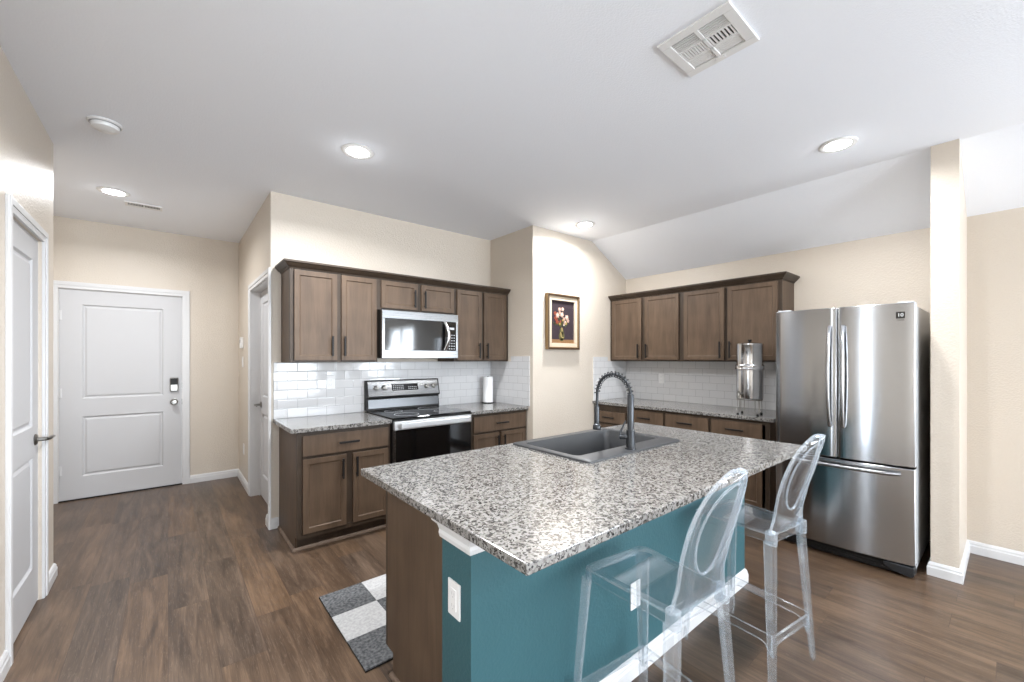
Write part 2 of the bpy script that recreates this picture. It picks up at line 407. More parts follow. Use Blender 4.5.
b = MB(); b.box(XL-.10, .70, .2, XL-.06, .72, 2.1).box(XL-.10, .96, .2, XL-.06, .98, 2.1).box(XL-.10, .72, .2, XL-.06, .96, .22).box(XL-.10, .72, 2.08, XL-.06, .96, 2.1)
struct('added_window_4', b, M['trim'])  # unseen slit window, added for the refrigerator streak
# baseboards: moulded profile swept with mitred corners
BP = [(0, 0), (.016, 0), (.016, .052), (.012, .060), (.012, .070), (.006, .082), (0, .086)]
def baseboard(name, path): struct(name, MB().sweep(BP, path), M['trim'])
# outward = right of travel
baseboard('baseboard_left', [(XL, 2.865), (XL, YR)][::-1])
baseboard('baseboard_left_end', [(XL, 3.632), (XL, 3.88), (-1.10, 3.88)])
baseboard('baseboard_hall_back', [(.185, YH), (.64, YH), (.64, 4.942)])
baseboard('baseboard_hall_corner', [(.64, 3.978), (.64, YA), (.697, YA)])
baseboard('baseboard_wing', [(XR, YR), (XR, YR)][:0] or [(4.44, .338), (3.76, .338), (3.76, .212), (XR, .212), (XR, YR)])

# doors with casings
CAS = .066
def casing_mb(u0, u1, zt, plane, axis, sgn):
    """casing around an opening u0..u1 high zt on plane (coordinate of the wall face); axis: which coordinate is the plane; sgn: side it sticks out to"""
    b = MB()
    for d, i0, i1 in ((.012, 0, CAS), (.018, CAS*.45, CAS-.004)):
        pts = [(u0-i1, 0), (u0-i1, zt+i1), (u1+i1, zt+i1), (u1+i1, 0), (u1+i0, 0), (u1+i0, zt+i0), (u0-i0, zt+i0), (u0-i0, 0)]
        p0, p1 = sorted((plane, plane+sgn*d)); b.prism(pts, axis, p0, p1)
    return b
def panel_door(w_, h_, t_, panels, mat, parent):
    """slab in local coords: x 0..w, y 0 (front) .. t, z 0..h, with moulded panels on the front"""
    bm = bmesh.new()
    xs = sorted({0, w_, *[p[0] for p in panels], *[p[1] for p in panels]}); zz = sorted({0, h_, *[p[2] for p in panels], *[p[3] for p in panels]})
    V = {(i, k): bm.verts.new((x, 0, z)) for i, x in enumerate(xs) for k, z in enumerate(zz)}
    pf = []
    for i in range(len(xs)-1):
        for k in range(len(zz)-1):
            f = bm.faces.new((V[i, k], V[i+1, k], V[i+1, k+1], V[i, k+1]))
            for p in panels:
                if p[0]-1e-6 <= xs[i] and xs[i+1] <= p[1]+1e-6 and p[2]-1e-6 <= zz[k] and zz[k+1] <= p[3]+1e-6: pf.append(f)
    bm.normal_update()
    for f in pf:
        bmesh.ops.inset_region(bm, faces=[f], thickness=.014, depth=-.011)
        bmesh.ops.inset_region(bm, faces=[f], thickness=.012, depth=0)
        bmesh.ops.inset_region(bm, faces=[f], thickness=.022, depth=.007)
    # back and sides
    n0 = len(bm.verts)
    c = [bm.verts.new(p) for p in ((0, t_, 0), (w_, t_, 0), (w_, t_, h_), (0, t_, h_))]
    bm.faces.new((c[1], c[0], c[3], c[2]))
    low = [V[i, 0] for i in range(len(xs))]; top = [V[i, len(zz)-1] for i in range(len(xs))]
    lf = [V[0, k] for k in range(len(zz))]; rt = [V[len(xs)-1, k] for k in range(len(zz))]
    bm.faces.new(low[::-1]+[c[0], c[1]]); bm.faces.new(top+[c[2], c[3]])
    bm.faces.new(lf+[c[3], c[0]]); bm.faces.new(rt[::-1]+[c[1], c[2]])
    mb = MB(); mb.bm.free(); mb.bm = bm
    return mb.build('door_slab', mat, parent, bevel=.0015)
def lever(parent, x, z, d):
    o = MB().lathe([(0, 0), (.030, 0), (.032, .004), (.026, .010), (.012, .012), (.011, .045), (0, .045)], (0, 0, 0), 20, 'Y')
    o.bm.transform(Matrix.Scale(-1, 4, (0, 1, 0)))
    o.bm.transform(Matrix.Translation((x, 0, z)))
    o.tube([(x, -.045, z), (x+d*.012, -.055, z), (x+d*.05, -.058, z+.004), (x+d*.11, -.056, z-.002)], [.010, .010, .009, .007], 10)
    ob = o.build('door_handle', M['nickel'], parent, smooth=True); tag(ob, 'satin nickel lever handle'); return ob
def hinge(parent, x, z, y=-.002):
    return MB().box(x-.012, y-.004, z-.045, x+.012, y+.004, z+.045).lathe([(0, -.045), (.006, -.045), (.006, .045), (0, .045)], (x, y-.006, z), 10).build('hinge', M['trim'], parent)

# door 1: left wall, near. local x runs along +y (so front faces +x)
d = bpy.data.objects.new('door_1', None); COL.objects.link(d); tag(d, kind='structure'); d.location = (XL-.014, D1[0], 0); d.rotation_euler = (0, 0, PI/2)
DW = D1[1]-D1[0]
panel_door(DW-.006, 2.04, .035, [(.11, DW-.13, 1.0, 1.92), (.11, DW-.13, .22, .83)], M['door'], d).location = (.003, 0, .008)
for z in (.30, 1.05, 1.80): hinge(d, .014, z)
lever(d, DW-.075, .93, 1)
k = casing_mb(0, DW, D1[2], 0, 1, -1).build('casing', M['trim'], d, bevel=.002); k.location = (0, -.014, 0)
# jamb
MB().box(0, .0, 0, .003, .10, 2.055).box(DW-.003, .0, 0, DW, .10, 2.055).box(0, 0, 2.048, DW, .10, 2.055).build('jamb', M['trim'], d)
# door 2: end of the hall (garage entry)
d = bpy.data.objects.new('door_2', None); COL.objects.link(d); tag(d, kind='structure'); d.location = (D2[0], YH+.01, 0)
DW = D2[1]-D2[0]
panel_door(DW-.010, 2.045, .04, [(.155, DW-.165, .975, 1.90), (.155, DW-.165, .215, .80)], M['door'], d).location = (.005, 0, .012)
for z in (.30, 1.05, 1.80): hinge(d, .012, z)
casing_mb(0, DW, D2[2], -.01, 1, -1).build('casing', M['trim'], d, bevel=.002)
box(0, -.008, 0, DW, .05, .010).build('threshold', M['black'], d)
MB().box(0, .001, 0, .004, .10, 2.06).box(DW-.004, .001, 0, DW, .10, 2.06).box(0, .001, 2.053, DW, .10, 2.06).build('jamb', M['trim'], d)
kx = .05-D2[0]
lk = box(kx-.036, -.026, 1.025, kx+.036, 0, 1.175).build('keypad_lock', M['nickel'], d, bevel=.008); tag(lk, 'keypad deadbolt with a dark number pad above a satin case')
box(kx-.030, -.029, 1.098, kx+.030, -.024, 1.168).build('number_pad', M['black'], lk, bevel=.003)
kb = MB().lathe([(0, 0), (.032, 0), (.034, .006), (.024, .010), (.012, .014), (.012, .032), (.026, .042), (.030, .056), (.022, .068), (0, .070)], (0, 0, 0), 24, 'Y')
kb.bm.transform(Matrix.Scale(-1, 4, (0, 1, 0))); kb.bm.transform(Matrix.Translation((kx, 0, .91)))
tag(kb.build('door_handle', M['nickel'], d, smooth=True), 'round satin nickel knob')
box(DW-.007, -.004, 1.06, DW-.001, .002, 1.12).box(DW-.007, -.004, .88, DW-.001, .002, .94).build('strike_plate', M['nickel'], d)
# door 3: right wall of the hall, recessed; local x runs along -y... front faces -x
d = bpy.data.objects.new('door_3', None); COL.objects.link(d); tag(d, kind='structure'); d.location = (.64, D3[1], 0); d.rotation_euler = (0, 0, -PI/2)
DW = D3[1]-D3[0]
panel_door(DW-.010, 2.04, .035, [(.13, DW-.13, 1.0, 1.92), (.13, DW-.13, .22, .83)], M['door'], d).location = (.005, .08, .008)
lv = lever(d, .065, .92, 1); lv.location = (0, .08, 0)
casing_mb(0, DW, D3[2], 0, 1, -1).build('casing', M['trim'], d, bevel=.002)
MB().box(0, 0, 0, .004, .12, 2.055).box(DW-.004, 0, 0, DW, .12, 2.055).box(0, 0, 2.05, DW, .12, 2.055).box(.004, .068, 0, .018, .08, 2.05).build('jamb', M['trim'], d)

# ------------------------------------------------------------------ backsplash
TT = .010
b = MB().box(.66, YA-TT, .89, 2.86-TT, YA, 1.351).box(2.86-TT, YP+.045, .89, 2.86, YA-TT, 1.351).box(2.86-TT, YP+.045, 1.351, 2.86, 3.46, 1.405)
tag(b.build('tile_backsplash', M['tile']), 'white subway tile backsplash behind the stove, turning the corner by the paper towels', 'backsplash')
b = MB().box(XB-TT, 1.20, .89, XB, YP-TT, 1.351).box(3.81, YP-TT, .89, XB-TT, YP, 1.351).box(3.81, YP-TT, 1.351, 4.07, YP, 1.40)
tag(b.build('tile_backsplash', M['tile']), 'white subway tile backsplash behind the steel water filter', 'backsplash')

# ------------------------------------------------------------------ cabinets (local: x right, y into the wall, face frame at y=0, origin on the floor)
def shaker(name, x0, x1, z0, z1, parent, rail=.055, mat=None, t=.019):
    bm = bmesh.new()
    mb = MB(); mb.bm.free(); mb.bm = bm
    mb.box(x0, -t, z0, x1, -.0005, z1); bm.faces.ensure_lookup_table(); bm.normal_update()
    f = min(bm.faces, key=lambda q: q.calc_center_median().y)
    bmesh.ops.recalc_face_normals(bm, faces=bm.faces)
    if rail:
        bmesh.ops.inset_region(bm, faces=[f], thickness=rail, depth=0)
        bmesh.ops.inset_region(bm, faces=[f], thickness=.006, depth=-.007)
    return mb.build(name, mat or M['wood'], parent, bevel=.0018)
def bar_pull(x, z, L, vertical, parent, y=-.019):
    b = MB(); h = L/2; c = h*.72
    if vertical:
        b.box(x-.007, y-.036, z-h, x+.007, y-.024, z+h)
        for s_ in (-c, c): b.box(x-.004, y-.026, z+s_-.004, x+.004, y, z+s_+.004)
    else:
        b.box(x-h, y-.036, z-.007, x+h, y-.024, z+.007)
        for s_ in (-c, c): b.box(x+s_-.004, y-.026, z-.004, x+s_+.004, y, z+.004)
    return tag(b.build('handle', M['black'], parent, bevel=.0015), 'slim black bar pull')
ZT = .86
def base_cabinet(W, D, drawers, doors, loc, rz, label, group=None, left_end=False, right_end=False, shoe=True):
    t = thing('base_cabinet', label, 'cabinet', loc, rz, group)
    b = MB()
    b.box(0, .018, .10, .016, D, ZT).box(W-.016, .018, .10, W, D, ZT).box(.016, D-.008, .10, W-.016, D, ZT).box(.016, .018, .10, W-.016, D-.008, .118)
    for x0, x1 in ((0, .016), (W-.016, W)): b.box(x0, .075, 0, x1, D, .10)
    b.build('carcass', M['wood'], t)
    f = MB(); r = .036
    f.box(0, 0, .10, r, .018, ZT).box(W-r, 0, .10, W, .018, ZT).box(r, 0, .10, W-r, .018, .135).box(r, 0, ZT-.03, W-r, .018, ZT)
    zs_ = sorted({round(q[3], 4) for q in drawers}|{round(q[2], 4) for q in drawers})
    if drawers: f.box(r, .001, drawers[0][2]-.03, W-r, .018, drawers[0][2]+.012)
    if drawers: f.box(r, .002, drawers[0][3]-.01, W-r, .018, ZT-.03)
    if len(doors) == 2:
        m = (doors[0][1]+doors[1][0])/2; f.box(m-.032, .003, .136, m+.032, .017, drawers[0][2]-.03)
    f.build('face_frame', M['wood_dark'], t)
    box(.016, .075, 0, W-.016, .087, .10).build('toe_kick', M['wood_dark'], t)
    if shoe:
        path = [(W, .075), (0, .075)]
        if left_end: path = [(W, .075), (0, .075), (0, D)]
        path = path[::-1]
        MB().sweep([(0, 0), (.014, 0), (.012, .010), (.006, .018), (0, .019)], path).build('shoe_moulding', M['wood_shoe'], t)
    for x0, x1, z0, z1 in drawers:
        dr = shaker('drawer', x0, x1, z0, z1, t, rail=0 if z1-z0 < .2 else .05)
        bar_pull((x0+x1)/2, (z0+z1)/2, .15, False, dr)
    for x0, x1, z0, z1, hx, hz in doors:
        dr = shaker('door', x0, x1, z0, z1, t)
        if hx is not None: bar_pull(hx, hz, .15, True, dr)
    return t
# wall A: base left of the stove, x .70 .. 1.385
W = .685
base_cabinet(W, .615, [(.033, W-.022, .685, .832)], [(.033, .335, .135, .665, .303, .565), (.383, W-.022, .135, .665, .407, .565)],
    (.70, 3.22, 0), 0, 'brown base cabinet left of the stove with one drawer and two doors', None, left_end=True)
W = .685
base_cabinet(W, .615, [(.022, W-.022, .685, .832)], [(.022, .318, .135, .665, .294, .565), (.347, W-.022, .135, .665, .371, .565)],
    (2.17, 3.22, 0), 0, 'brown base cabinet right of the stove in the corner below the paper towels')
# wall B: face x = 3.825, facing -x; local x runs along -y
def bB(y0, W, drawers, doors, label, **k): return base_cabinet(W, XB-3.825-.012, drawers, doors, (3.825, y0, 0), -PI/2, label, **k)
bB(3.112, .452, [(.022, .43, .66, .785), (.022, .43, .42, .64), (.022, .43, .135, .40)], [], 'brown stack of three drawers in the corner under the right wall counter')
bB(2.66, .445, [(.02, .425, .69, .835)], [(.02, .425, .135, .67, .395, .565)], 'brown base cabinet with one drawer beside the corner drawer stack')
bB(2.215, .445, [(.008, .43, .69, .835)], [(.008, .43, .135, .67, .04, .565)], 'brown base cabinet in the middle of the right wall behind the faucet')
bB(1.77, .49, [(.015, .435, .69, .835)], [(.015, .435, .135, .67, .045, .565)], 'brown base cabinet under the steel water filter beside the refrigerator')

# upper cabinets
def upper_cabinet(W, H, D, doors, loc, rz, label, group=None):
    t = thing('upper_cabinet', label, 'cabinet', loc, rz, group)
    b = MB(); b.box(0, .018, 0, .016, D, H).box(W-.016, .018, 0, W, D, H).box(.016, .018, .012, W-.016, D, .024).box(.016, .018, H-.016, W-.016, D, H).box(.016, D-.006, .024, W-.016, D, H-.016)
    b.build('carcass', M['wood'], t)
    f = MB(); r = .034
    f.box(0, 0, 0, r, .018, H).box(W-r, 0, 0, W, .018, H).box(r, 0, 0, W-r, .018, .03).box(r, 0, H-.04, W-r, .018, H)
    if len(doors) == 2:
        m = (doors[0][1]+doors[1][0])/2; f.box(m-.02, .001, .03, m+.02, .018, H-.04)
    f.build('face_frame', M['wood_dark'], t)
    for x0, x1, z0, z1, hx, hz in doors:
        dr = shaker('door', x0, x1, z0, z1, t, rail=.055)
        bar_pull(hx, hz, .16, True, dr)
    return t
ZU, HU = 1.352, .743
def uA(x0, x1, z0, doors, label):
    dd = [(a-x0, b_-x0, c_-z0, d_-z0, h-x0, hz-z0) for a, b_, c_, d_, h, hz in doors]
    return upper_cabinet(x1-x0, ZU+HU-z0, YA-3.52-.004, dd, (x0, 3.52, z0), 0, label)
uA(.715, 1.398, ZU, [(.742, 1.058, 1.368, 2.065, 1.016, 1.482), (1.092, 1.385, 1.368, 2.065, 1.112, 1.484)], 'tall brown upper cabinet pair at the left end of the stove wall')
uA(1.398, 2.170, 1.81, [(1.428, 1.775, 1.825, 2.065, 1.735, 1.925), (1.812, 2.163, 1.825, 2.065, 1.838, 1.925)], 'short brown upper cabinet directly above the microwave')
uA(2.170, 2.856, ZU, [(2.20, 2.497, 1.368, 2.065, 2.455, 1.46), (2.528, 2.822, 1.368, 2.065, 2.556, 1.46)], 'tall brown upper cabinet pair between the microwave and the corner')
def uB(y0, y1, doors, label):
    dd = [(y0-a, y0-b_, 1.368-ZU, 2.065-ZU, y0-h, 1.465-ZU) for a, b_, h in doors]
    return upper_cabinet(y0-y1, HU, XB-4.13-.004, dd, (4.13, y0, ZU), -PI/2, label)
uB(3.112, 2.205, [(3.078, 2.68, 2.71), (2.636, 2.235, 2.605)], 'brown upper cabinet pair on the right wall nearest the framed picture')
uB(2.205, 1.29, [(2.178, 1.775, 1.803), (1.742, 1.318, 1.712)], 'brown upper cabinet pair on the right wall nearest the refrigerator')
CP = [(-.002, 2.075), (.006, 2.075), (.010, 2.085), (.022, 2.092), (.040, 2.112), (.048, 2.118), (.048, 2.132), (-.002, 2.132)]
tag(MB().sweep(CP, [(.715, 3.832), (.715, 3.52), (2.857, 3.52)]).build('crown_moulding', M['wood_dark']), 'dark brown crown moulding along the top of the stove wall cabinets', 'moulding')
tag(MB().sweep(CP, [(4.13, 3.112), (4.13, 1.29), (4.442, 1.29)]).build('crown_moulding', M['wood_dark']), 'dark brown crown moulding along the top of the right wall cabinets', 'moulding')

# countertops
def counter(x0, y0, x1, y1, label):
    return tag(box(x0, y0, ZT, x1, y1, .89).build('countertop', M['granite'], bevel=.003), label, 'countertop')
counter(.655, 3.185, 1.384, YA-.001, 'speckled granite countertop left of the stove')
counter(2.152, 3.185, 2.858, YA-.001, 'speckled granite countertop right of the stove in the corner')
counter(3.795, 1.245, XB-.001, YP-.001, 'long speckled granite countertop on the right wall under the water filter')

# ------------------------------------------------------------------ range
RX = 1.395; RW = .748
t = thing('electric_range', 'freestanding stainless steel and black electric stove under the microwave', 'stove', (RX, 3.17, 0))
b = MB().box(0, .03, .03, RW, .655, .885).box(.02, .06, 0, .06, .1, .03).box(RW-.06, .06, 0, RW-.02, .1, .03).box(.02, .58, 0, .06, .62, .03).box(RW-.06, .58, 0, RW-.02, .62, .03)
b.build('body', M['black'], t, bevel=.002)
ck = MB().box(.002, .006, .885, RW-.002, .60, .902).build('cooktop', M['black_glass'], t, bevel=.004)
for x, y, r in ((.19, .17, .105), (.55, .17, .085), (.19, .44, .08), (.55, .44, .105)):
    MB().lathe([(r-.004, .9021), (r, .9021), (r, .9026), (r-.004, .9026)], (x, y, 0), 40, ring=True).build('burner_ring', M['printed_grey'], ck)
d = MB().box(.004, 0, .235, RW-.004, .03, .80).build('oven_door', M['black_glass'], t, bevel=.003)
MB().box(0, -.004, .235, .016, .028, .80).build('door_edge', M['steel_h'], d)
MB().box(.004, -.006, .803, RW-.004, .03, .872).build('door_band', M['steel_b'], t, bevel=.003)
hd = MB().box(.045, -.050, .815, RW-.045, -.032, .862).box(.05, -.034, .82, .075, -.004, .857).box(RW-.075, -.034, .82, RW-.05, -.004, .857)
hd.build('handle', M['steel_b'], d, bevel=.006, seg=3)
MB().box(.004, 0, .05, RW-.004, .03, .225).build('storage_drawer', M['steel_h'], t, bevel=.004)
bg = MB().prism([(.585, .902), (.655, .902), (.655, 1.178), (.610, 1.178), (.575, 1.03), (.575, 1.02), (.60, 1.01)], 0, 0, RW)
bgo = bg.build('backguard', M['black'], t, bevel=.003)
MB().prism([(.572, 1.032), (.577, 1.032), (.612, 1.168), (.607, 1.168)], 0, .012, RW-.012).build('control_panel', M['steel_h'], t, bevel=.001)
MB().prism([(.580, .922), (.586, .922), (.594, 1.000), (.588, 1.000)], 0, .012, RW-.012).build('back_strip', M['steel_d'], bgo)
def pY(z): return .572+(z-1.032)*(.035/.136)
def on_panel(mb, x, z):
    a = math.atan2(.035, .136)
    mb.bm.transform(Matrix.Translation((x, pY(z), z)) @ Matrix.Rotation(-a, 4, 'X')); return mb
for x in (.085, .163, .600, .678):
    k = MB().lathe([(0, 0), (.024, 0), (.024, .008), (.019, .012), (.018, .026), (0, .028)], (0, 0, 0), 24, 'Y'); k.bm.transform(Matrix.Scale(-1, 4, (0, 1, 0)))
    k.box(-.003, -.036, -.018, .003, -.026, .018)
    on_panel(k, x, 1.106).build('knob', M['nickel'], t, smooth=True)
dp = on_panel(box(-.135, -.003, -.030, .135, .001, .032), .375, 1.106).build('display', M['black_glass'], t, bevel=.002)
k = MB()
for i in range(6):
    for j in range(3): k.box(-.125+i*.019, -.0036, -.022+j*.017, -.125+i*.019+.012, -.003, -.022+j*.017+.008)
on_panel(k, .375, 1.106).build('keypad', M['printed_grey'], dp)
k = MB()
for i in range(5):
    for j in range(2): k.box(.03+i*.019, -.0036, -.022+j*.017, .03+i*.019+.012, -.003, -.022+j*.017+.008)
on_panel(k, .375, 1.106).build('keypad', M['printed_grey'], dp)

# ------------------------------------------------------------------ microwave
MX, MWD = 1.400, .757
t = thing('microwave', 'stainless over the range microwave with black window and curved handle', 'microwave', (MX, 3.42, 1.385))
MB().box(.001, .03, .01, MWD-.001, .412, .42).box(.06, .05, 0, .34, .30, .01).box(.42, .05, 0, .70, .30, .01).build('case', M['black'], t, bevel=.002)
fr = MB()
H = .415
fr.box(0, 0, 0, MWD, .03, .07).box(0, 0, H-.072, MWD, .03, H).box(0, 0, .07, .026, .03, H-.072).box(MWD-.022, 0, .07, MWD, .03, H-.072)
fr.build('front_frame', M['steel_h'], t, bevel=.003)
MB().box(.026, .004, .07, .575, .028, H-.072).build('window', M['black_glass'], t, bevel=.002)
cp = MB().box(.575, .003, .07, MWD-.022, .028, H-.072).build('control_panel', M['black_glass'], t, bevel=.002)
k = MB()
for j in range(6):
    for i in range(3): k.box(.655+i*.026, .0022, .085+j*.026, .655+i*.026+.014, .003, .085+j*.026+.008)
box(.66, .0022, .270, .715, .003, .292).build('clock_display', M['printed_grey'], cp)
k.build('keypad', M['printed_grey'], cp)
pts = []
for i in range(13):
    a = i/12; pts.append((.607+.016*math.sin(PI*a), -.012-.036*math.sin(PI*a), .075+.262*a))
hm = MB().tube(pts, .011, 10); hm.bm.transform(Matrix.Translation((.61, 0, 0)) @ Matrix.Scale(1.5, 4, (1, 0, 0)) @ Matrix.Translation((-.61, 0, 0)))
hm.box(.597, -.016, .075, .617, .004, .095).box(.597, -.016, .32, .617, .004, .34)
hm.build('handle', M['chrome'], t, smooth=True)

# ------------------------------------------------------------------ refrigerator (local x along -y, y into +x)
FW = .775; FH = 1.735
t = thing('refrigerator', 'stainless steel french door refrigerator with bottom freezer beside the wing wall', 'refrigerator', (3.58, 1.163, 0), -PI/2)
MB().box(.008, .085, .03, FW-.008, .78, FH-.012).build('body', M['fridge_side'], t, bevel=.006)
for fx_ in (.01, FW-.06):
    for fy_ in (.10, .68): box(fx_, fy_, 0, fx_+.05, fy_+.05, .03).build('foot', M['dark_void'], t)
def bulge(x): return -.030*(1-((x-FW/2)/(FW/2))**2)
def fdoor(name, x0, x1, z0, z1):
    bm = bmesh.new(); N = 16; fr_ = []; bk = []
    for i in range(N+1):
        x = x0+(x1-x0)*i/N
        y = bulge(x); e = min(x-x0, x1-x)
        if e < .006: y += .006
        fr_.append((x, y)); 
    prof = fr_+[(x1, .075), (x0, .075)]
    mb = MB(); mb.prism(prof, 2, z0, z1)
    mb.bm.normal_update()
    for f in mb.bm.faces:
        if abs(f.normal.x) > .9: f.material_index = 1
    return mb.build(name, [M['steel_v'], M['fridge_side']], t, bevel=.004, smooth=True)
fl = fdoor('fresh_food_door', .002, FW/2-.004, .700, FH)
f2 = fdoor('fresh_food_door', FW/2+.004, FW-.002, .700, FH)
fz = fdoor('freezer_door', .002, FW-.002, .085, .688)
MB().box(.004, .065, .075, FW-.004, .085, FH-.004).build('door_gasket', M['dark_void'], t)
# base grille and right foot cover
MB().box(.02, .012, .012, FW-.03, .07, .07).box(.02, .006, .03, FW-.03, .014, .036).box(.02, .006, .048, FW-.03, .014, .054).build('base_grille', M['black'], t, bevel=.003)
MB().prism([(FW-.15, .045), (FW-.10, .022), (FW-.03, .010), (FW-.006, .018), (FW-.006, .075), (FW-.15, .075)], 1, -.004, .08).build('foot_cover', M['gunmetal'], t, bevel=.005)
for x in (.05, FW-.05): MB().box(x-.04, .03, FH-.004, x+.04, .16, FH+.012).build('hinge_cover', M['fridge_side'], t, bevel=.005)
def vhandle(x, tilt, par):
    pts = []
    for i in range(15):
        a = i/14; pts.append((x+tilt*math.sin(PI*a), bulge(x)-.018-.042*math.sin(PI*a)**.6, .915+.690*a))
    b = MB().tube(pts, .0125, 12); return b.build('handle', M['steel_v'], par, smooth=True)
vhandle(FW/2-.036, -.004, fl); vhandle(FW/2+.036, .004, f2)
pts = []
for i in range(15):
    a = i/14; x = .07+(FW-.14)*a; pts.append((x, bulge(x)-.012-.040*min(1, math.sin(PI*a)*3.0), .652))
MB().tube(pts, .013, 12).build('handle', M['steel_h'], fz, smooth=True)
# sticker on the right door: black block with a pale 10 and a small caption line
sx, sz = FW-.068, 1.637
bl = MB(); N = 4
bl.prism([(sx-.021, bulge(sx-.024)-.0012), (sx+.021, bulge(sx+.021)-.0012), (sx+.021, bulge(sx+.021)+.001), (sx-.021, bulge(sx-.021)+.001)], 2, sz, sz+.042)
st = bl.build('warranty_sticker', M['black_glass'], f2)
def text(body, size, loc, rot, mat, par, name, ext=.0003):
    cu = bpy.data.curves.new(name, 'FONT'); cu.body = body; cu.size = size; cu.extrude = ext; cu.align_x = 'CENTER'; cu.align_y = 'CENTER'
    tmp = bpy.data.objects.new('tmp', cu); COL.objects.link(tmp)
    me = bpy.data.meshes.new_from_object(tmp.evaluated_get(bpy.context.evaluated_depsgraph_get())); bpy.data.objects.remove(tmp)
    o = bpy.data.objects.new(name, me); COL.objects.link(o); me.materials.append(mat); o.parent = par; o.location = loc; o.rotation_euler = rot; return o
sl = math.atan2(bulge(sx+.02)-bulge(sx-.02), .04)
text('10', .030, (sx, bulge(sx)-.0020, sz+.021), (PI/2, 0, sl), M['white_plastic'], st, 'lettering')
text('YEAR', .016, (sx, bulge(sx)-.0015, sz-.010), (PI/2, 0, sl), M['black'], f2, 'lettering')

# ------------------------------------------------------------------ island
t = thing('island_cabinet', 'kitchen island base with brown end panel facing the hall', 'kitchen island', (2.745, 1.80, 0), PI)
IW = 2.745-.755; IDp = 1.80-1.236
b = MB().box(0, .018, .10, .018, IDp, ZT).box(IW-.018, .018, .10, IW, IDp, ZT).box(.018, IDp-.01, .10, IW-.018, IDp, ZT).box(.018, .018, .10, IW-.018, IDp-.01, .118)
b.box(0, .075, 0, .018, IDp, .10).box(IW-.018, .075, 0, IW, IDp, .10)
b.build('carcass', M['wood'], t)
f = MB().box(0, 0, .10, IW, .018, .135).box(0, 0, ZT-.03, IW, .018, ZT).box(0, 0, .135, .04, .018, ZT-.03).box(IW-.04, 0, .135, IW, .018, ZT-.03)
for x in (.50, .95, 1.45): f.box(x-.02, 0, .135, x+.02, .018, ZT-.03)
f.build('face_frame', M['wood_dark'], t)
box(.018, .075, 0, IW-.018, .087, .10).build('toe_kick', M['wood_dark'], t)
for x0, x1, kind in ((.025, .485, 'd'), (.515, .935, 'd'), (.965, 1.435, 's'), (1.465, IW-.025, 's')):
    dr = shaker('drawer', x0, x1, .69, .835, t, rail=0); bar_pull((x0+x1)/2, .76, .15, False, dr)
    dr = shaker('door', x0, x1, .135, .67, t); bar_pull(x0+.03, .565, .15, True, dr)
MB().sweep([(0, 0), (.014, 0), (.012, .010), (.006, .018), (0, .019)], [(0, .075), (IW, .075), (IW, IDp)][::-1]).build('shoe_moulding', M['wood_shoe'], t) if False else \
MB().sweep([(0, 0), (.014, 0), (.012, .010), (.006, .018), (0, .019)], [(0, .075), (IW, .075), (IW, IDp)]).build('shoe_moulding', M['wood_shoe'], t)
t = thing('island_wall', 'teal painted half wall under the island counter facing the stools', 'half wall', (0, 0, 0))
box(.715, 1.06, 0, 2.745, 1.234, ZT).build('wall_body', M['teal'], t)
MB().sweep(BP, [(2.745, 1.234), (2.745, 1.06), (.715, 1.06), (.715, 1.234)][::-1]).build('baseboard', M['trim'], t)
MB().sweep([(0, .785), (.010, .785), (.014, .800), (.012, .812), (.020, .830), (.040, .848), (.046, ZT), (0, ZT)], [(2.745, 1.234), (2.745, 1.06), (.715, 1.06), (.715, 1.234)][::-1]).build('crown_trim', M['trim'], t)
def outlet(name, label, loc, rz, group=None, sc=1, mat=None, rocker=False):
    t = thing(name, label, 'outlet' if not rocker else 'switch', loc, rz, group)   # faces local -y
    MB().box(-.036*sc, -.006, -.058*sc, .036*sc, 0, .058*sc).build('cover_plate', M['white_plastic'], t, bevel=.003)
    b = MB()
    if rocker: MB().box(-.016, -.009, -.033, .016, -.005, .033).build('rocker', M['white_plastic'], t, bevel=.002)
    else:
        MB().box(-.0165, -.0085, -.034, .0165, -.005, .034).build('receptacle', M['white_plastic'], t, bevel=.001)
        for z in (-.019, .019): b.box(-.008, -.0088, z-.005, -.006, -.0084, z+.005).box(.006, -.0088, z-.005, .008, -.0084, z+.005).box(-.002, -.0088, z-.012, .002, -.0084, z-.008)
        b.build('slots', M['offwhite'], t)
    return t
outlet('outlet', 'white outlet on the narrow teal end of the island', (.715, 1.152, .607), -PI/2)
outlet('outlet', 'white outlet low on the long teal side of the island behind the near stool', (1.578, 1.06, .348), 0)
outlet('outlet', 'white outlet in the tile left of the stove', (1.10, YA-TT, 1.175), 0)
outlet('outlet', 'white outlet in the tile on the right wall above the long counter', (XB-TT, 2.62, 1.15), -PI/2)
outlet('outlet', 'white outlet low on the hall wall right of the far door', (.64, 5.376, .39), -PI/2)
outlet('light_switch', 'small white switch below the thermostat in the hall', (.64, 5.455, 1.343), -PI/2, rocker=True)
t = thing('thermostat', 'white thermostat on the hall wall', 'thermostat', (.64, 5.455, 1.555), -PI/2)
MB().box(-.045, -.028, -.06, .045, 0, .06).build('case', M['white_plastic'], t, bevel=.006)
MB().box(-.030, -.0295, .0, .030, -.027, .035).build('screen', M['offwhite'], t)

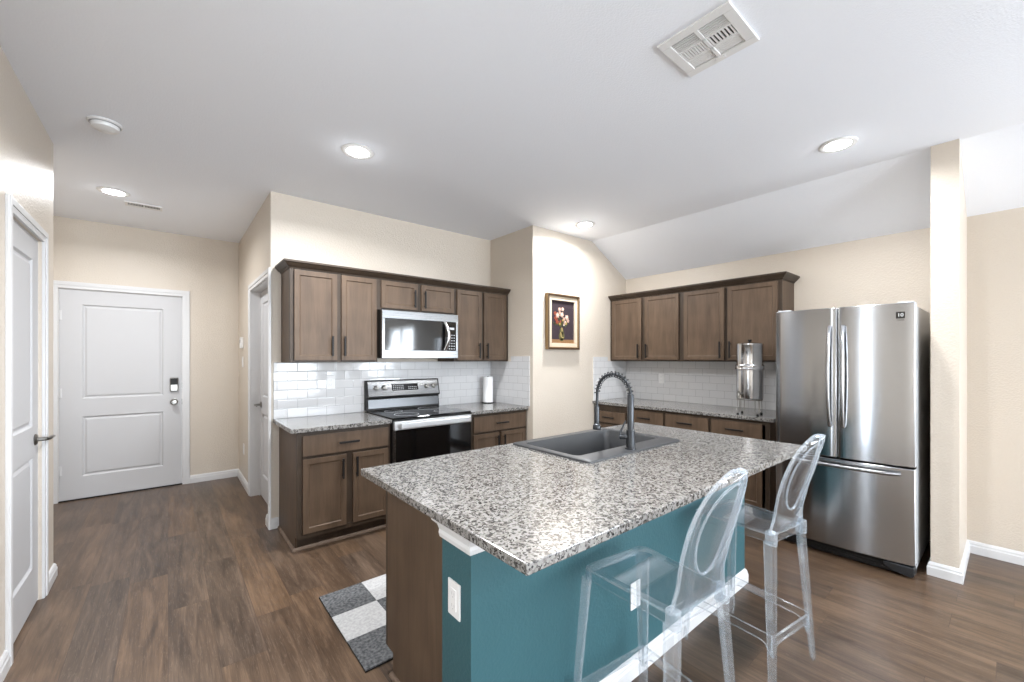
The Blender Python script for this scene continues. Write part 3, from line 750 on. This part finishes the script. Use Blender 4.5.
# island slab with a sink cutout
sx0, sx1, sy0, sy1 = 1.545, 2.32, 1.36, 1.785
I0x, I0y, I1x, I1y = .664, .745, 2.785, 1.865
bm = bmesh.new(); mb = MB(); mb.bm.free(); mb.bm = bm
X = [I0x, sx0, sx1, I1x]; Y = [I0y, sy0, sy1, I1y]
for z, rev in ((ZT, True), (.89, False)):
    V = [[bm.verts.new((x, y, z)) for y in Y] for x in X]
    for i in range(3):
        for j in range(3):
            if i == 1 and j == 1: continue
            q = [V[i][j], V[i+1][j], V[i+1][j+1], V[i][j+1]]
            bm.faces.new(q[::-1] if rev else q)
    if rev: VL = V
    else: VH = V
def wall_(a, b_): bm.faces.new((VL[a[0]][a[1]], VL[b_[0]][b_[1]], VH[b_[0]][b_[1]], VH[a[0]][a[1]]))
for i in range(3): wall_((i, 0), (i+1, 0)); wall_((i+1, 3), (i, 3)); wall_((3, i), (3, i+1)); wall_((0, i+1), (0, i))
wall_((2, 1), (1, 1)); wall_((1, 2), (2, 2)); wall_((2, 2), (2, 1)); wall_((1, 1), (1, 2))
tag(mb.build('countertop', M['granite'], bevel=.003), 'large speckled granite island countertop holding the sink', 'countertop')
# sink
t = thing('kitchen_sink', 'charcoal composite drop in sink set in the island', 'sink', (0, 0, .89))
bm = bmesh.new(); mb = MB(); mb.bm.free(); mb.bm = bm
def rr(x0, y0, x1, y1, r, z, n=5):
    out = []
    for cx, cy, a0 in ((x1-r, y0+r, -90), (x1-r, y1-r, 0), (x0+r, y1-r, 90), (x0+r, y0+r, 180)):
        for i in range(n+1):
            a = math.radians(a0+90*i/n); out.append(bm.verts.new((cx+r*math.cos(a), cy+r*math.sin(a), z)))
    return out
R = [rr(1.515, 1.262, 2.352, 1.835, .02, .0008), rr(1.516, 1.263, 2.351, 1.834, .02, .009), rr(1.522, 1.269, 2.345, 1.828, .02, .012),
     rr(1.556, 1.372, 2.305, 1.776, .035, .012), rr(1.560, 1.376, 2.301, 1.772, .035, .004), rr(1.568, 1.384, 2.293, 1.764, .04, -.205), rr(1.60, 1.41, 2.26, 1.74, .05, -.222),
     rr(1.59, 1.40, 2.27, 1.75, .05, -.232), rr(1.552, 1.372, 2.309, 1.776, .04, -.205), rr(1.549, 1.366, 2.313, 1.779, .035, .0008)]
for A, B in zip(R, R[1:]):
    for i in range(len(A)): bm.faces.new((A[i], A[(i+1) % len(A)], B[(i+1) % len(A)], B[i]))
for i in range(len(R[0])): bm.faces.new((R[-1][i], R[-1][(i+1) % len(R[0])], R[0][(i+1) % len(R[0])], R[0][i]))
bm.faces.new(R[6]); bm.faces.new(R[7][::-1])
mb.build('basin', M['sink'], t, smooth=True)
MB().lathe([(0, -.2215), (.044, -.2215), (.046, -.218), (.036, -.216), (.030, -.219), (0, -.2195)], (1.94, 1.585, 0), 24).build('drain', M['nickel'], t, smooth=True)
# faucet
FX, FY = 1.897, 1.300
t = thing('spring_faucet', 'gunmetal spring neck pull down faucet standing on the sink deck', 'faucet', (FX, FY, .902))
MB().lathe([(0, 0), (.030, 0), (.030, .006), (.024, .010), (.023, .10), (.0175, .105), (.0175, .285), (.014, .292), (0, .292)], (0, 0, 0), 24).build('post', M['gunmetal'], t, smooth=True)
AR = .112; zc = .283
arc = [(0, 0, .20)]+[(0, AR-AR*math.cos(PI*i/30), zc+AR*math.sin(PI*i/30)) for i in range(31)]+[(0, 2*AR, .26), (0, 2*AR+.002, .205)]
MB().tube(arc, .008, 12).build('hose', M['gunmetal'], t, smooth=True)
# coil spring along the arch
cp_ = []
turns = 17; NS = turns*14
import bisect
path = [Vector(p) for p in arc[1:32]]
for i in range(NS+1):
    a = i/NS; s_ = a*30; k0 = min(int(s_), 29); fr = s_-k0
    p = path[k0].lerp(path[k0+1], fr); th = PI*a
    tan = Vector((0, math.sin(th), math.cos(th))); nrm = Vector((0, -math.cos(th), math.sin(th))); bi = Vector((1, 0, 0))
    ph = 2*PI*turns*a; cp_.append(p+(nrm*math.cos(ph)+bi*math.sin(ph))*.0155)
MB().tube(cp_, .0026, 6).build('spring', M['gunmetal'], t, smooth=True)
MB().lathe([(0, .075), (.022, .075), (.024, .080), (.021, .100), (.0145, .108), (.0145, .20), (.011, .212), (0, .214)], (0, 2*AR+.002, 0), 20).build('spray_head', M['gunmetal'], t, smooth=True)
lh = MB().tube([(0, 0, .065), (-.02, .02, .065), (-.042, .042, .065)], .014, 14); lh.tube([(-.040, .040, .07), (-.036, .034, .10), (-.018, .018, .150)], [.006, .005, .0045], 8)
lh.build('lever', M['gunmetal'], t, smooth=True)

# ------------------------------------------------------------------ ceiling fixtures
def ceiling_light(x, y, label, k=1.0):
    t = thing('ceiling_light', label, 'ceiling light', (x, y, ZC), 0, 'recessed ceiling lights')
    MB().lathe([(.067, -.001), (.100, -.001), (.102, -.004), (.096, -.010), (.080, -.012), (.067, -.008)][::-1], (0, 0, 0), 40, ring=True).build('trim_ring', M['white_plastic'], t, smooth=True)
    MB().lathe([(0, -.0105), (.050, -.0110), (.066, -.0095), (.066, -.002), (0, -.002)], (0, 0, 0), 40).build('lens', M['lamp'], t, smooth=True)
    d = bpy.data.lights.new('lamp_light', 'AREA'); d.shape = 'DISK'; d.size = .15; d.energy = LAMP_W*k; d.color = (.96, .98, 1); d.spread = math.radians(160)
    o = bpy.data.objects.new('lamp_light', d); COL.objects.link(o); o.parent = t; o.location = (0, 0, -.016)
    d = bpy.data.lights.new('lamp_glow', 'POINT'); d.shadow_soft_size = .05; d.energy = LAMP_W*.010*k; d.color = (.96, .98, 1)  # extra point light below the lens, added for a halo on the ceiling
    o = bpy.data.objects.new('lamp_glow', d); COL.objects.link(o); o.parent = t; o.location = (0, 0, -.085)
    return t
LAMP_W = 8
ceiling_light(-.34, 4.66, 'recessed ceiling light in the hall in front of the far door', .6)
ceiling_light(.956, 2.734, 'recessed ceiling light in front of the stove')
ceiling_light(3.242, 2.759, 'recessed ceiling light beside the framed picture wall', .7)
ceiling_light(3.264, .708, 'recessed ceiling light in front of the refrigerator', .58)
ceiling_light(.95, .70, 'recessed ceiling light above the near end of the island')
ceiling_light(.95, -2.0, 'added recessed ceiling light, out of view in the living area')  # unseen lamp added to brighten the room
t = thing('smoke_detector', 'round white smoke detector on the ceiling over the hall entrance', 'smoke detector', (-.28, 3.338, ZC))
MB().lathe([(0, -.001), (.076, -.001), (.078, -.006), (.072, -.012), (0, -.012)][::-1], (0, 0, 0), 36).build('base', M['white_plastic'], t, smooth=True)
MB().lathe([(0, -.012), (.060, -.012), (.064, -.018), (.060, -.034), (.045, -.042), (0, -.043)][::-1], (0, 0, 0), 36).build('cover', M['white_plastic'], t, smooth=True)
MB().lathe([(.061, -.0125), (.0685, -.0125), (.0685, -.0145), (.061, -.0145)], (0, 0, 0), 36, ring=True).build('vent_gap', M['offwhite'], t)
# large square register
VX0, VX1, VY0, VY1 = 1.632, 1.928, .685, .985
t = thing('ceiling_vent', 'square white ceiling register with angled louvres near the top edge', 'vent', (0, 0, ZC))
fr = MB(); e = .040; zb, zt_ = -.010, -.0005
mx = (VX0+VX1)/2; my = (VY0+VY1)/2
fr.box(VX0, VY0, zb, VX0+e, VY1, zt_).box(VX1-e, VY0, zb, VX1, VY1, zt_).box(VX0+e, VY0, zb, VX1-e, VY0+e, zt_).box(VX0+e, VY1-e, zb, VX1-e, VY1, zt_)
fr.box(VX0+e, my-.008, zb, VX1-e, my+.008, zt_)
q = (VX1-VX0-2*e)/3
for k in (1, 2): fr.box(VX0+e+q*k-.005, VY0+e, zb, VX0+e+q*k+.005, VY1-e, zt_)
fr.build('frame', M['white_plastic'], t, bevel=.0015)
MB().box(VX0+e, VY0+e, -.0018, VX1-e, VY1-e, -.0005).build('duct_shade', M['dark_void'], t)  # flat black sheet stands in for the shade behind the louvres
for half, (ya, yb) in enumerate(((VY0+e, my-.008), (my+.008, VY1-e))):
    for k in range(3):
        xa = VX0+e+q*k+.005; xb = VX0+e+q*(k+1)-.005
        sl = MB()
        if k == 1:
            n = 7 if not half else 9; p = (yb-ya)/n; fill = .45 if not half else .68
            for i in range(n): sl.box(xa, ya+p*(i+.5-fill/2), -.0085, xb, ya+p*(i+.5+fill/2), -.0025)
        else:
            n = 5; p = (xb-xa)/n; fill = .36 if k == 0 else .8
            for i in range(n): sl.box(xa+p*(i+.5-fill/2), ya, -.0085 if k == 0 else -.006, xa+p*(i+.5+fill/2), yb, -.0025)
        sl.build('louvre_bank', M['white_plastic'], t)
MB().box(VX1-.030, my-.02, -.013, VX1-.012, my+.02, -.009).build('damper_lever', M['white_plastic'], t, bevel=.001)
t = thing('ceiling_vent', 'small narrow ceiling vent in the hall beside the ceiling light', 'vent', (-.165, 4.93, ZC))
MB().box(-.125, -.06, -.008, .125, -.04, -.0005).box(-.125, .04, -.008, .125, .06, -.0005).box(-.125, -.04, -.008, -.105, .04, -.0005).box(.105, -.04, -.008, .125, .04, -.0005).box(-.006, -.04, -.008, .006, .04, -.0005).build('frame', M['white_plastic'], t, bevel=.001)
MB().box(-.105, -.04, -.0016, .105, .04, -.0005).build('duct_shade', M['dark_void'], t)  # black sheet in place of the shaded opening
for sgn in (-1, 1):
    sl = MB()
    for i in range(9):
        x = sgn*(.012+i*.0102); a, c_ = sorted((x, x+sgn*.006)); sl.box(a, -.04, -.007, c_-.002, .04, -.002)
    sl.build('louvre_bank', M['white_plastic'], t)

# ------------------------------------------------------------------ objects on the counters, picture, mat
t = thing('paper_towel_roll', 'white paper towel roll upright in the back corner right of the stove', 'paper towels', (2.735, 3.722, .89))
MB().lathe([(0, 0), (.066, 0), (.068, .004), (.060, .010), (0, .010)], (0, 0, 0), 32).build('base', M['black'], t, smooth=True)
MB().lathe([(.018, .010), (.056, .010), (.057, .013), (.057, .287), (.056, .290), (.018, .290)], (0, 0, 0), 36, ring=True).build('roll', M['paper'], t, smooth=True)
MB().lathe([(0, .010), (.006, .010), (.006, .286), (.008, .290), (.007, .294), (0, .295)], (0, 0, 0), 14).build('rod', M['black'], t, smooth=True)
t = thing('water_filter', 'tall cylindrical stainless water filter on a wire stand', 'water filter', (3.945, 1.482, .89))
MB().lathe([(0, .140), (.098, .140), (.104, .145), (.105, .150), (.105, .385), (.108, .388), (.108, .396), (0, .396)], (0, 0, 0), 48).build('lower_chamber', M['chrome'], t, smooth=True)
MB().lathe([(.0, .3965), (.113, .3965), (.116, .402), (.113, .408), (.113, .430), (.105, .440), (.104, .446), (.104, .605), (.106, .608), (.106, .616), (0, .616)], (0, 0, 0), 48).build('upper_chamber', M['chrome'], t, smooth=True)
ld = MB().lathe([(0, .6165), (.104, .6165), (.104, .622), (.080, .630), (0, .634)], (0, 0, 0), 40).build('lid', M['chrome'], t, smooth=True)
MB().lathe([(0, .633), (.010, .633), (.010, .642), (.016, .646), (.015, .658), (0, .660)], (0, 0, 0), 18).build('knob', M['black'], ld, smooth=True)
sp = MB().tube([(-.104, .03, .185), (-.135, .037, .185)], .011, 12); sp.tube([(-.132, .036, .185), (-.140, .038, .176), (-.140, .038, .155)], [.010, .009, .008], 10); sp.box(-.137, .028, .192, -.128, .046, .214)
tag(sp.build('spigot', M['nickel'], t, smooth=True), 'small metal spigot')
ws = MB(); ring = [(.100*math.cos(2*PI*i/32), .100*math.sin(2*PI*i/32), .134) for i in range(33)]
ws.tube(ring, .004, 8)
for k in range(4):
    a = PI/4+k*PI/2+.15; c_, s_ = math.cos(a), math.sin(a); da = .16
    for sg in (-1, 1):
        ca, sa = math.cos(a+sg*da), math.sin(a+sg*da)
        ws.tube([(.100*ca, .100*sa, .134), (.104*ca, .104*sa, .03), (.106*math.cos(a), .106*math.sin(a), .010)], .003, 8)
ws.build('wire_stand', M['nickel'], t, smooth=True)
for k in range(4):
    a = PI/4+k*PI/2+.15; MB().lathe([(0, 0), (.010, 0), (.010, .010), (.006, .016), (0, .017)], (.108*math.cos(a), .108*math.sin(a), 0), 14).build('foot', M['dark_void'], t, smooth=True)

# framed painting, local x to the right, faces -y
PX0, PX1, PZ0, PZ1 = 3.03, 3.525, 1.478, 2.068
t = thing('framed_painting', 'framed painting of pale flowers in a vase on the white wall', 'picture', (PX0, YP, PZ0))
PW_, PH_ = PX1-PX0, PZ1-PZ0
def frame_ring(b, x0, z0, x1, z1, w_, y0, y1):
    b.box(x0, y0, z0, x1, y1, z0+w_).box(x0, y0, z1-w_, x1, y1, z1).box(x0, y0, z0+w_, x0+w_, y1, z1-w_).box(x1-w_, y0, z0+w_, x1, y1, z1-w_)
b = MB(); frame_ring(b, 0, 0, PW_, PH_, .026, -.046, -.002); fo = b.build('frame', M['gold'], t, bevel=.004)
b = MB(); frame_ring(b, .004, .004, PW_-.004, PH_-.004, .016, -.050, -.044); b.build('frame_edge', M['darkgold'], fo, bevel=.003)
b = MB(); frame_ring(b, .026, .026, PW_-.026, PH_-.026, .042, -.034, -.006); b.build('liner', M['mat_cream'], t, bevel=.003)
cv = box(.066, -.016, .066, PW_-.066, -.006, PH_-.066).build('canvas', paint('dark plum canvas', srgb(46, 34, 40), .7, .3, 40), t)
def blob_mat(n, c): return paint(n, c, .6, .4, 60)
yF = -.0165
def ell(b, cx, cz, rx, rz_, lay, n=14, wob=.0, rot=0):
    y = yF-.0004*lay; pts = []
    for i in range(n):
        a = 2*PI*i/n; k = 1+wob*math.sin(5*a+cx*90); u, v_ = rx*k*math.cos(a), rz_*k*math.sin(a)
        pts.append((cx+u*math.cos(rot)-v_*math.sin(rot), cz+u*math.sin(rot)+v_*math.cos(rot)))
    b.prism(pts, 1, y, y+.0006*lay+.0005)
ta = MB(); ta.box(.066, yF-.0004, .066, PW_-.066, yF+.001, .108); ta.build('painted_table', blob_mat('ochre paint', srgb(126, 94, 62)), cv)
va = MB(); ell(va, .235, .145, .044, .045, 2); ell(va, .235, .195, .030, .042, 2); va.box(.212, yF-.0008, .092, .258, yF, .12); va.build('painted_vase', blob_mat('olive paint', srgb(84, 80, 46)), cv)
hl = MB(); ell(hl, .224, .16, .010, .030, 4, rot=.2); ell(hl, .250, .130, .014, .007, 4); ell(hl, .238, .215, .010, .024, 4); hl.build('painted_highlight', blob_mat('straw paint', srgb(150, 130, 84)), cv)
rnd = random.Random(5)
lf = MB()
for k in range(16):
    a = rnd.uniform(.3, 2.85); r = rnd.uniform(.03, .13); ell(lf, .235+r*math.cos(a), .235+r*math.sin(a), .030, .007, 3, rot=a+rnd.uniform(-.5, .5))
lf.build('painted_leaves', blob_mat('dark green paint', srgb(62, 64, 38)), cv)
def flowers(name, mname, col, spots, lay):
    b = MB()
    for cx, cz, r in spots:
        for q in range(5):
            a = 2*PI*q/5+cx*31; ell(b, cx+r*.5*math.cos(a), cz+r*.5*math.sin(a), r*.55, r*.42, lay+q % 2, n=9, wob=.1, rot=a)
    b.build(name, blob_mat(mname, col), cv)
flowers('painted_red_flowers', 'brick red paint', srgb(132, 62, 42), ((.145, .335, .026), (.135, .385, .022), (.165, .295, .024), (.215, .30, .014)), 5)
flowers('painted_pale_flowers', 'pale pink paint', srgb(176, 142, 126), ((.170, .365, .030), (.200, .430, .022), (.248, .435, .022), (.238, .375, .030), (.312, .350, .028), (.330, .315, .022), (.285, .290, .022), (.205, .395, .018), (.27, .33, .02)), 7)
flowers('painted_petals', 'cream paint', srgb(206, 190, 172), ((.168, .368, .016), (.200, .434, .011), (.250, .438, .012), (.236, .380, .016), (.310, .354, .016), (.268, .265, .010), (.290, .30, .010)), 9)
flowers('painted_yellow_flowers', 'yellow paint', srgb(158, 136, 70), ((.300, .285, .016), (.205, .275, .014), (.250, .315, .012)), 8)

# checkered mat on the floor
t = thing('checkered_mat', 'charcoal and white checkered felt mat on the floor behind the island', 'floor mat', (.668, 1.818, 0))
cell = .2435
g = MB(); wt = MB()
NX = 6
MB().box(0, 0, 0, NX*cell, 3*cell, .006).build('backing', M['dark_void'], t, bevel=.002)
for i in range(NX):
    for j in range(3):
        (g if (i+j) % 2 == 0 else wt).box(i*cell+.0005, j*cell+.0005, .006, (i+1)*cell-.0005, (j+1)*cell-.0005, .012)
g.build('grey_squares', M['felt_grey'], t, bevel=.001); wt.build('white_squares', M['felt_white'], t, bevel=.001)

# ------------------------------------------------------------------ clear bar stools (local: front is +y, seat centre at origin)
def make_stool(label, loc, rz):
    t = thing('bar_stool', label, 'bar stool', loc, rz, 'clear bar stools at the island')
    zs_ = .635
    def leg_at(sx_, sy_, z):      # centre of a leg at height z: splayed
        k = (zs_-z)/zs_
        hx = (.142 if sy_ > 0 else .124)+.05*k; hy = .172 if sy_ > 0 else -.152
        return sx_*hx, hy+(.035 if sy_ > 0 else -.035)*k
    # seat: slightly dished trapezoid with a rounded front, thick skirt
    bm = bmesh.new(); mb = MB(); mb.bm.free(); mb.bm = bm
    def outline(off, z, crown=0):
        pts = []
        fw, rw, fy, ry, r = .162-off, .143-off, .195-off, -.172+off, .035
        for cx, cy, a0 in ((fw-r, fy-r, 0), (-fw+r, fy-r, 90), (-rw+r*.5, ry+r*.5, 180), (rw-r*.5, ry+r*.5, 270)):
            rr_ = r if cy > 0 else r*.5
            for i in range(5):
                a = math.radians(a0+90*i/4); x = cx+rr_*math.cos(a); y = cy+rr_*math.sin(a)
                if y > fy-r: y += 0
                pts.append(bm.verts.new((x, y, z+crown*(1-(x/fw)**2))))
        return pts
    R = [outline(0, zs_-.036), outline(0, zs_-.006), outline(.006, zs_), outline(.035, zs_-.004), outline(.035, zs_-.010), outline(.007, zs_-.010), outline(.006, zs_-.036)]
    for q, (A, B) in enumerate(zip(R, R[1:])):
        for i in range(len(A)): bm.faces.new((A[i], A[(i+1) % len(A)], B[(i+1) % len(A)], B[i])).material_index = 1 if q == 1 else 0
    for i in range(len(R[0])): bm.faces.new((R[-1][i], R[-1][(i+1) % len(R[0])], R[0][(i+1) % len(R[0])], R[0][i])).material_index = 1
    bm.faces.new(R[3]); bm.faces.new(R[4][::-1])
    mb.build('seat', [M['clear'], M['clear_edge']], t, smooth=True)
    # legs: tapered angle section
    for sx_ in (-1, 1):
        for sy_ in (-1, 1):
            bm = bmesh.new(); mb = MB(); mb.bm.free(); mb.bm = bm; rings = []
            for z, w_ in ((zs_-.036, .038), (.30, .031), (.012, .022), (0, .019)):
                cx, cy = leg_at(sx_, sy_, z); h = w_/2; th = w_*.34
                P = [(h, h), (-h, h), (-h, h-th), (h-th, h-th), (h-th, -h), (h, -h)]   # L opening inward
                rings.append([bm.verts.new((cx+sx_*p[0]-sx_*.0, cy+sy_*p[1], z)) for p in P])
            for A, B in zip(rings, rings[1:]):
                for i in range(6): bm.faces.new((A[i], A[(i+1) % 6], B[(i+1) % 6], B[i])).material_index = 1 if i in (1, 4, 5) else 0
            bm.faces.new(rings[0]); bm.faces.new(rings[-1][::-1])
            mb.build('leg', [M['clear'], M['clear_edge']], t)
    # stretchers: flat plates whose ends flare into the legs with rounded corners
    def stretcher(a, b_, z):
        ax, ay = a[0], a[1]; bx_, by_ = b_[0], b_[1]
        L = math.hypot(bx_-ax, by_-ay); dx, dy = (bx_-ax)/L, (by_-ay)/L; nx, ny = -dy, dx
        pts = [(0, z+.016)]
        pts += [(L, z+.016)]
        n = 6; rr_ = .045
        prof = [(0, z+.022), (L, z+.022), (L, z-.014-rr_)]
        for i in range(n+1):
            a_ = math.radians(90*i/n); prof.append((L-.010-rr_+rr_*math.cos(a_), z-.014-rr_+rr_*math.sin(a_)))
        for i in range(n+1):
            a_ = math.radians(90+90*i/n); prof.append((.010+rr_+rr_*math.cos(a_), z-.014-rr_+rr_*math.sin(a_)))
        prof.append((0, z-.014-rr_))
        bm = bmesh.new(); mb = MB(); mb.bm.free(); mb.bm = bm
        A = [bm.verts.new((ax+dx*s_+nx*.006, ay+dy*s_+ny*.006, zz)) for s_, zz in prof]; B = [bm.verts.new((ax+dx*s_-nx*.006, ay+dy*s_-ny*.006, zz)) for s_, zz in prof]
        bm.faces.new(A); bm.faces.new(B[::-1])
        for i in range(len(A)): bm.faces.new((A[i], B[i], B[(i+1) % len(A)], A[(i+1) % len(A)])).material_index = 1
        mb.build('stretcher', [M['clear'], M['clear_edge']], t)
    zs2 = .195
    C4 = {(a, b_): leg_at(a, b_, zs2) for a in (-1, 1) for b_ in (-1, 1)}
    stretcher(C4[-1, 1], C4[1, 1], zs2); stretcher(C4[-1, -1], C4[1, -1], zs2-.01); stretcher(C4[-1, -1], C4[-1, 1], zs2); stretcher(C4[1, -1], C4[1, 1], zs2)
    # back: curved shield shaped shell, thick rim, dished oval centre
    bm = bmesh.new(); mb = MB(); mb.bm.free(); mb.bm = bm
    ZB, ZTp = zs_-.004, zs_+.427
    def halfw(v):      # half width at height fraction v
        if v < .18: return .140-.022*(v/.18)
        if v < .5: return .118+.008*math.sin((v-.18)/.32*PI/2)
        q = (v-.5)/.5; return .126*math.sqrt(max(0, 1-q**2.5))**1.0
    def back_y(v, u): return -.158-.040*v-.080*v*v-.025*math.cos(u*PI/2)*(.35+.65*v)
    NU, NV = 20, 30; F = []; K = []
    for j in range(NV+1):
        v = min(math.sin(j/NV*PI/2), .9992); hw = halfw(v); rowF = []; rowK = []
        z = ZB+(ZTp-ZB)*v
        for i in range(NU+1):
            u = -1+2*i/NU; x = hw*u
            d_oval = ((x/.082)**2+((v-.56)/.36)**2)
            dish = -.016*max(0, min(1, (1-d_oval)*1.6)) ; rim = .006*math.exp(-((d_oval-1.15)/.22)**2)
            y = back_y(v, u)
            rowF.append(bm.verts.new((x, y+.004+dish+rim, z))); rowK.append(bm.verts.new((x, y-.004+dish-rim, z)))
        F.append(rowF); K.append(rowK)
    for j in range(NV):
        for i in range(NU):
            bm.faces.new((F[j][i], F[j][i+1], F[j+1][i+1], F[j+1][i])); bm.faces.new((K[j][i+1], K[j][i], K[j+1][i], K[j+1][i+1]))
        bm.faces.new((F[j][0], F[j+1][0], K[j+1][0], K[j][0])); bm.faces.new((F[j+1][NU], F[j][NU], K[j][NU], K[j+1][NU]))
    for i in range(NU): bm.faces.new((F[0][i+1], F[0][i], K[0][i], K[0][i+1])); bm.faces.new((F[NV][i], F[NV][i+1], K[NV][i+1], K[NV][i]))
    bo = mb.build('backrest', M['clear'], t, smooth=True)
    # thick rounded rim around the shell
    pts = []
    for j in range(0, NV+1):
        v = min(math.sin(j/NV*PI/2), .9985); pts.append((-halfw(v), back_y(v, -1), ZB+(ZTp-ZB)*v))
    q = [(-p[0], p[1], p[2]) for p in pts[::-1]]
    top = [( -halfw(.9985)+2*halfw(.9985)*i/6, back_y(1, -1+i/3), ZTp) for i in range(1, 6)]
    MB().tube(pts+top+q, .0060, 8).build('rim', M['clear_edge'], bo, smooth=True)
    rp = []
    for k in range(33):
        a = 2*PI*k/32; x = .080*math.cos(a); v = .56+.35*math.sin(a); u = x/halfw(v)
        rp.append((x, back_y(v, u)+.002, ZB+(ZTp-ZB)*v))
    MB().tube(rp, .0035, 6).build('oval_moulding', M['clear_edge'], bo, smooth=True)
    # bracket block where the back meets the seat
    for sx_ in (-1, 1): MB().box(sx_*.130-.014, -.180, zs_-.050, sx_*.130+.014, -.140, zs_+.010).build('back_bracket', M['clear_edge'], t, bevel=.004)
    return t
make_stool('clear plastic bar stool nearest the camera in front of the teal island wall', (1.293, .785, 0), math.radians(-6))
make_stool('clear plastic bar stool farther along by the refrigerator side of the island', (2.135, .80, 0), math.radians(-8))
